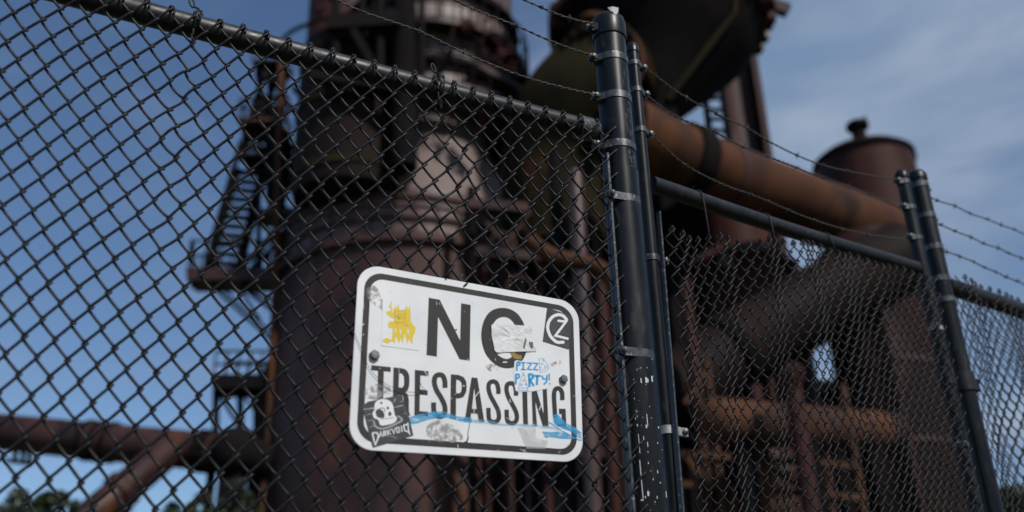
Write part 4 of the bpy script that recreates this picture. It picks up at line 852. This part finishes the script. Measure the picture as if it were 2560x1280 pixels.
# columns between
CL = thing('steel_column', 'tall rust red steel column standing between the hopper and the sky', 'column'); Yc = 30.; kc = mpp(1840, 250, Yc)
pA, pB = W(1835, 120, Yc), W(1866, 380, Yc); m = MB(); hx = 42 * kc
for dx, t in ((-1, .12), (1, .12)): m.box(V((pA.x + dx * hx * .9, pA.y, (pA.z + Z0) / 2)), V((t, 0, 0)), V((0, .5, 0)), V((0, 0, (pA.z - Z0) / 2)))
m.each('column_flange', M['rustred'], CL); m = MB(); m.box(V((pA.x, pA.y + .1, (pA.z + Z0) / 2)), V((hx * .9 - .12, 0, 0)), V((0, .08, 0)), V((0, 0, (pA.z - Z0) / 2))); m.build('column_web', M['rust'], CL)
m = MB(); m.tube([W(1715, 225, 28), W(1770, 200, 28), W(1815, 185, 29.8)], .32, 16); m.build('cross_pipe', M['dark'], CL, 40); rebase(CL, V((pA.x, pA.y, Z0)))
SPp = thing('thin_standpipe', 'slim dark pipe against the sky left of the rust red column', 'pipe'); m = MB(); a = W(1757, 200, 31.); b = W(1762, 400, 31.); m.tube([V((a.x, a.y, a.z + 2)), V((a.x, a.y, Z0))], .13, 12); m.build('pipe_run', M['iron'], SPp, 40); m = MB(); rs = random.Random(2)
for i in range(14): z = a.z - i * .45; m.tube([V((a.x, a.y, z)), V((a.x + rs.uniform(.5, 1.0), a.y, z + rs.uniform(-.2, .2)))], .09, 6)
m.each('ladder_rung', M['iron'], SPp, 40); rebase(SPp, V((a.x, a.y, Z0)))
# tank
TK = thing('storage_tank', 'round rusty tank with a knob on its flat top against the clouds at right', 'tank'); Yk = 40.
ct, _ = ctr(2163, 430, Yk); kt = mpp(2163, 430, Yk); rt_ = 119 * kt; ztop = W(2163, 343, Yk - rt_).z
m = MB(); m.lathe(ct, [(rt_, Z0), (rt_, ztop - .15), (rt_ * 1.015, ztop - .15), (rt_ * 1.015, ztop), (rt_ * .9, ztop + .25), (0, ztop + .9)], 64); m.build('shell', M['rustred'], TK, 35); m = MB(); m.lathe(ct, [(rt_ * 1.0, ztop - .28), (rt_ * 1.045, ztop - .26), (rt_ * 1.045, ztop - .02), (rt_ * 1.0, ztop - .01)], 64); m.build('rim', M['dark'], TK, 35)
m = MB(); kc_ = W(2148, 340, Yk - rt_ * .75); m.lathe(V((kc_.x, kc_.y, ztop)), [(.34, 0), (.30, .70), (.50, .82), (.53, .98), (.48, 1.08), (.2, 1.16), (0, 1.18)], 24); m.tube([V((kc_.x + .35, kc_.y, ztop + 1.0)), V((kc_.x + .45, kc_.y, ztop + 1.45))], .07, 6); m.build('vent_cap', M['dark'], TK, 40)
m = MB()
for f in (.35, .62, .85): z = Z0 + (ztop - Z0) * f; m.lathe(ct, [(rt_ * .99, z - .05), (rt_ * 1.008, z - .05), (rt_ * 1.008, z + .05), (rt_ * .99, z + .05)], 64)
m.each('hoop', M['rust'], TK, 35); rebase(TK, V((ct.x, ct.y, Z0)))
# lower right group
SV = thing('scrubber_column', 'broad dark upright vessel with a red lit right edge behind the gate post', 'industrial vessel'); Yv = 25.
cv2, _ = ctr(2215, 900, Yv); kv2 = mpp(2215, 900, Yv); rv2 = 128 * kv2
m = MB(); m.lathe(cv2, [(rv2, Z0), (rv2, W(2215, 640, Yv).z), (rv2 * .7, W(2215, 600, Yv).z), (0, W(2215, 590, Yv).z)], 56); m.build('shell', M['scrubberrust'], SV, 35)
m = MB()
for z in (3.5, 5.6, 7.7, 9.6): m.lathe(cv2, [(rv2 * .99, z - .08), (rv2 * 1.03, z - .08), (rv2 * 1.03, z + .08), (rv2 * .99, z + .08)], 56)
m.tube([V((cv2.x - rv2 * .3, cv2.y - rv2 * 1.05, Z0)), V((cv2.x - rv2 * .3, cv2.y - rv2 * 1.05, W(2215, 660, Yv).z))], .07, 8); m.each('hoop', M['rust'], SV, 35); rebase(SV, V((cv2.x, cv2.y, Z0)))
pipe('elbow_duct', 'massive black curved duct swooping down left behind the sagging gate mesh', 'duct', [(2260, 640, 24.), (2010, 778, 23.6), (1800, 905, 23.2), (1660, 1010, 22.9)], 92, 'browndark', [(.62, 1.1, .3, 'dark')], supports=(.98,))
RB = thing('red_boiler', 'upright red brown boiler with a stepped top behind the gate top rail', 'boiler'); Yb = 27.
cb, _ = ctr(1845, 700, Yb); kb = mpp(1845, 700, Yb); rb = 150 * kb
m = MB(); m.lathe(cb, [(rb, Z0), (rb, W(1845, 688, Yb).z), (rb * .62, W(1845, 640, Yb).z), (rb * .60, W(1845, 530, Yb).z), (0, W(1845, 520, Yb).z)], 56); m.build('shell', M['rustred'], RB, 35)
m = MB(); m.lathe(cb, [(rb * .99, 5.2), (rb * 1.03, 5.2), (rb * 1.03, 5.5), (rb * .99, 5.5)], 56); m.each('hoop', M['rust'], RB, 35)
m = MB(); q = W(1812, 672, Yb - rb * .7); m.lathe(q, [(0, .5), (.25, .45), (.3, 0), (.3, -.3)], 20, axis=V((0, -1, .2))); m.build('hand_hole', M['steelgrey'], RB, 40); rebase(RB, V((cb.x, cb.y, Z0)))
PV = thing('pressure_drum', 'orange rusted drum lying on its side, low behind the gate mesh', 'tank'); Yp = 19.
a, b = W(1785, 1052, Yp), W(2230, 1080, Yp + 4.5); r = 60 * mpp(1785, 1052, Yp); ax = (b - a).normalized(); ln = (b - a).length
m = MB(); m.lathe(a, [(0, -r * .55), (r * .45, -r * .48), (r * .82, -r * .25), (r, .1), (r, ln), (r * .8, ln + r * .3), (0, ln + r * .5)], 48, axis=ax); m.build('shell', M['rustorange'], PV, 50)
m = MB()
for t in (.28, .52, .75): m.lathe(a + ax * ln * t, [(r * .99, -.07), (r * 1.05, -.07), (r * 1.05, .07), (r * .99, .07)], 48, axis=ax)
m.each('strap', M['rust'], PV, 40); m = MB()
for t in (.12, .45, .85): q = a + ax * ln * t; m.box(V((q.x, q.y, (q.z - r * .7 + Z0) / 2)), V((.18, 0, 0)), V((0, .3, 0)), V((0, 0, (q.z - r * .7 - Z0) / 2)))
m.each('saddle', M['dark'], PV); m = MB()
q = a + ax * ln * .22 + V((0, 0, r)); m.tube([q, q + V((0, 0, .35))], .14, 14); m.tube([q + V((.35, 0, 0)), q + V((.35, 0, .5))], .07, 10); m.build('nozzle', M['rustred'], PV, 40); rebase(PV, V((a.x, a.y, Z0)))
VP = thing('valve_standpipe', 'upright red pipe with a red hand valve on top beside the lying drum', 'pipe'); Yq = 18.5; q = W(1978, 940, Yq); m = MB(); m.tube([q, V((q.x, q.y, Z0))], .17, 18); m.build('pipe_run', M['rustred'], VP, 40)
m = MB(); m.lathe(q, [(.0, .22), (.12, .2), (.24, .1), (.24, -.1), (.17, -.2)], 20); m.lathe(q + V((0, -.28, 0)), [(.16, -.03), (.2, 0), (.16, .03)], 20, axis=V((0, 1, 0))); m.build('valve', M['valve'] if 'valve' in M else M['rustred'], VP, 40); rebase(VP, V((q.x, q.y, Z0)))
PP = 'upright process pipes behind the sign'
for (x0, y0, Y_, rp_, mt, lab) in [(1437, 430, 20., 19, 'rustshine', 'pale upright pipe showing between the sign and the tall post'), (1385, 380, 20.5, 16, 'dark', 'dark upright pipe left of the pale one behind the fence mesh'), (1500, 700, 21., 15, 'rustred', 'reddish upright pipe close to the left side of the tall post')]:
    T_ = thing('upright_pipe', lab, 'pipe', PP); q = W(x0, y0, Y_); r = rp_ * mpp(x0, y0, Y_); m = MB(); m.tube([q, V((q.x, q.y, Z0))], r, 20); m.build('pipe_run', M[mt], T_, 40)
    m = MB(); m.lathe(V((q.x, q.y, 0)), [(r * .9, 6.), (r * 1.25, 6.), (r * 1.25, 6.25), (r * .9, 6.25)], 20); m.build('flange', M['rust'], T_, 40); rebase(T_, V((q.x, q.y, Z0)))
m = MB(); AR = thing('arched_pipe', 'small orange arched pipe between the sign top and the tall post', 'pipe'); m.tube([tuple(p) for p in smoothpts([tuple(W(x, y, 18.)) for x, y in ((1545, 800), (1540, 730), (1515, 685), (1470, 660), (1380, 640), (1320, 600))], 6)], .17, 14)
q = W(1545, 800, 18.); m.tube([q, V((q.x, q.y, Z0))], .17, 14); m.build('pipe_run', M['rustorange'], AR, 40); rebase(AR, V((q.x, q.y, Z0)))
# low wall of machinery that blocks the view under the tower
def shed(px0, px1, ptop, Y, label, name='machine_house', mt='rust'):
    BK = thing(name, label, 'shed'); a, b = W(px0, ptop, Y), W(px1, ptop, Y); z = (a.z + b.z) / 2; hx = (b.x - a.x) / 2; cx = (a.x + b.x) / 2; m = MB()
    m.box(V((cx, Y + 1.5, (z + Z0) / 2)), V((hx, 0, 0)), V((0, 1.5, 0)), V((0, 0, (z - Z0) / 2))); m.build('wall', M[mt], BK)
    m = MB(); m.add([(cx - hx - .3, Y - .3, z + .004), (cx + hx + .3, Y - .3, z + .004), (cx + hx + .3, Y + 3.3, z + .004), (cx - hx - .3, Y + 3.3, z + .004), (cx - hx - .3, Y + 1.5, z + .9), (cx + hx + .3, Y + 1.5, z + .9)], [(0, 1, 5, 4), (3, 4, 5, 2), (0, 4, 3), (1, 2, 5), (0, 3, 2, 1)]); m.build('roof', M['dark'], BK)
    nb = max(3, int(hx / .9))
    for i in range(nb):
        m = MB(); m.box(V((cx - hx + (i + .5) * 2 * hx / nb, Y - .07, (z + Z0) / 2 - .1)), V((.09, 0, 0)), V((0, .07, 0)), V((0, 0, (z - Z0) / 2 - .15))); m.build('buttress', M['dark'], BK)
    rebase(BK, V((cx, Y, Z0)))
shed(1420, 1800, 400, 32.5, 'tall dark rusted machine house between the big tower and the red boiler', mt='dark')
QV = thing('quench_vessel', 'wide black upright vessel filling the gap between the big tower and the tall post', 'industrial vessel'); Yz = 31.; cz, _ = ctr(1345, 500, Yz); rz = 165 * mpp(1345, 500, Yz)
m = MB(); zq = W(1345, 300, Yz - rz).z; m.lathe(cz, [(rz, Z0), (rz, zq), (rz * .8, zq + .9), (0, zq + 1.2)], 56); m.build('shell', M['dark'], QV, 35)
m = MB(); m.lathe(cz, [(rz * .99, zq - .1), (rz * 1.03, zq - .1), (rz * 1.03, zq + .1), (rz * .99, zq + .1)], 56); m.each('hoop', M['rust'], QV, 35); rebase(QV, V((cz.x, cz.y, Z0)))
shed(1700, 2290, 985, 30.5, 'low dark shed filling the space under the curved duct and lying drum', mt='dark')

PR_ = thing('pipe_rack', 'cluttered rusty pipe rack with crossbeams between the sign and the tall post', 'pipe rack')
Yr = 23.0; kr = mpp(1300, 700, Yr); base_r = W(1300, 1100, Yr)
for x, y0, w_, mt in ((1178, 470, 11, 'dark'), (1212, 560, 7, 'rustred'), (1258, 400, 9, 'rust'), (1300, 430, 6, 'steelgrey'), (1338, 380, 10, 'rustred'), (1470, 360, 8, 'rust'), (1405, 470, 6, 'iron')):
    q = W(x, y0, Yr + (x % 7) * .2); m = MB(); m.tube([q, V((q.x, q.y, Z0))], w_ * kr, 14); m.build('upright_pipe', M[mt], PR_, 40)
m = MB()
for y, a, b in ((520, 1170, 1480), (640, 1190, 1500), (760, 1180, 1510), (900, 1190, 1520), (1120, 1190, 1540)): m.bar(W(a, y - 12, Yr - .3), W(b, y + 14, Yr - .3), .16, .26)
for a, b, c, d in ((1180, 520, 1300, 640), (1340, 520, 1240, 640), (1340, 640, 1480, 760), (1200, 900, 1330, 1120), (1480, 900, 1380, 1120)): m.bar(W(a, b, Yr - .1), W(c, d, Yr - .1), .11)
m.each('crossbeam', M['rust'], PR_)
m = MB()
for x, y in ((1258, 610), (1338, 560), (1300, 720), (1470, 620), (1470, 860)):
    q = W(x, y, Yr - .35); m.lathe(q, [(.30, -.04), (.36, 0), (.30, .04)], 18, axis=V((.2, -1, 0)))
m.each('valve_wheel', M['rustflange'], PR_); rebase(PR_, V((base_r.x, base_r.y, Z0)))
GR_ = thing('pipe_gantry', 'rusty gantry of thin pipes and cross braces low behind the sagging gate mesh', 'pipe gantry')
Yg = 21.5; m = MB()
for x, y0, w_ in ((1712, 700, .13), (1765, 905, .10), (1905, 1090, .14), (2050, 1085, .12), (2105, 960, .09)):
    q = W(x, y0, Yg); m = MB(); m.tube([q, V((q.x, q.y, Z0))], w_, 12); m.build('upright_pipe', M['rustflange' if x % 2 else 'rustred'], GR_, 40)
m = MB()
for a, b, c, d in ((1700, 1135, 2130, 1165), (1700, 1210, 2160, 1245), (1712, 1135, 1765, 1210), (1905, 1160, 2050, 1240), (1765, 930, 1712, 1010)): m.bar(W(a, b, Yg - .1), W(c, d, Yg - .1), .13)
m.each('crossbeam', M['rustflange'], GR_); q = W(1905, 1200, Yg); rebase(GR_, V((q.x, q.y, Z0)))

# ================================================================ TREES
def tree(px, py, Y, rpx, label, mat='leaf', seed=1, group='trees at the foot of the gasworks', nleaf=8000):
    rr = np.random.default_rng(seed); T = thing('broadleaf_tree', label, 'tree', group)
    t = W(px, py, Y); k = mpp(px, py, Y); R_ = rpx * k; base = V((t.x, t.y, Z0)); top = t.z
    m = MB(); trunk_top = Z0 + (top - Z0) * .55
    m.tube([base, base + V((.1, 0, (trunk_top - Z0) * .5)), V((t.x, t.y, trunk_top)), V((t.x - .1, t.y, top - R_ * .5))], [.22, .17, .12, .03], 10)
    for i in range(7):
        a = rr.uniform(0, 6.28); z = Z0 + (top - Z0) * rr.uniform(.3, .7); m.tube([V((t.x, t.y, z)), V((t.x + math.cos(a) * R_ * .4, t.y + math.sin(a) * R_ * .4, z + .5)), V((t.x + math.cos(a) * R_ * .8, t.y + math.sin(a) * R_ * .8, z + 1.2))], [.07, .05, .015], 6)
    m.build('trunk', M['trunk'], T, 50)
    cl = []
    for i in range(44):
        a = rr.uniform(0, 6.28); q = rr.uniform(0, 1) ** .5 * R_ * .85; z = rr.uniform(Z0 + 1.2, top - .2); sh = 1 - max(0, (z - (top - 1.6)) / 1.6) * .75
        cl.append((t.x + math.cos(a) * q * sh, t.y + math.sin(a) * q * sh, z, R_ * rr.uniform(.10, .26)))
    cl = np.array(cl); pick = rr.integers(0, len(cl), nleaf); c = cl[pick]
    u = rr.normal(size=(nleaf, 3)); u /= np.linalg.norm(u, axis=1, keepdims=True); pos = c[:, :3] + u * c[:, 3:4] * (rr.uniform(.5, 1.25, (nleaf, 1)))
    e1 = rr.normal(size=(nleaf, 3)); e1 /= np.linalg.norm(e1, axis=1, keepdims=True); e2 = np.cross(e1, rr.normal(size=(nleaf, 3))); e2 /= np.linalg.norm(e2, axis=1, keepdims=True)
    sz = rr.uniform(.05, .11, (nleaf, 1)); vs = np.stack([pos - e1 * sz, pos + e2 * sz * .55, pos + e1 * sz, pos - e2 * sz * .55], 1).reshape(-1, 3)
    m = MB(); m.add([tuple(v) for v in vs], [(4 * i, 4 * i + 1, 4 * i + 2, 4 * i + 3) for i in range(nleaf)])
    me = bpy.data.meshes.new('crown'); me.from_pydata(m.v, [], m.f); me.materials.append(M[mat]); o = bpy.data.objects.new('crown', me); COL.objects.link(o); o.parent = T
    rebase(T, base)
for i, (x, y, Y, r_, mt, lab) in enumerate([(20, 1222, 22, 110, 'leafdark', 'dark bushy tree at the bottom left corner of the picture'), (110, 1218, 24, 90, 'leaf', 'feathery tree top just right of the corner tree'), (175, 1208, 23, 90, 'leafdark', 'tallest tree top left of the slanting brace pipe'),
        (340, 1248, 26, 95, 'leaf', 'low pale tree right of the slanting brace pipe'), (430, 1240, 27, 95, 'leafdark', 'small dark tree below the horizontal pipe'), (520, 1222, 25, 95, 'leaf', 'green tree top under the bulky pipe joint'), (610, 1200, 24, 95, 'leafdark', 'dark tree against the foot of the big tower'),
        (2500, 1200, 14, 130, 'leafdark', 'dark tree seen through the far fence panel'), (2640, 1190, 15, 140, 'leafdark', 'dark tree at the right edge beyond the far fence panel'), (2440, 1235, 16, 60, 'leaf', 'low shrubby tree behind the gate latch post')]):
    tree(x, y, Y, r_, lab, mt, 50 + i)
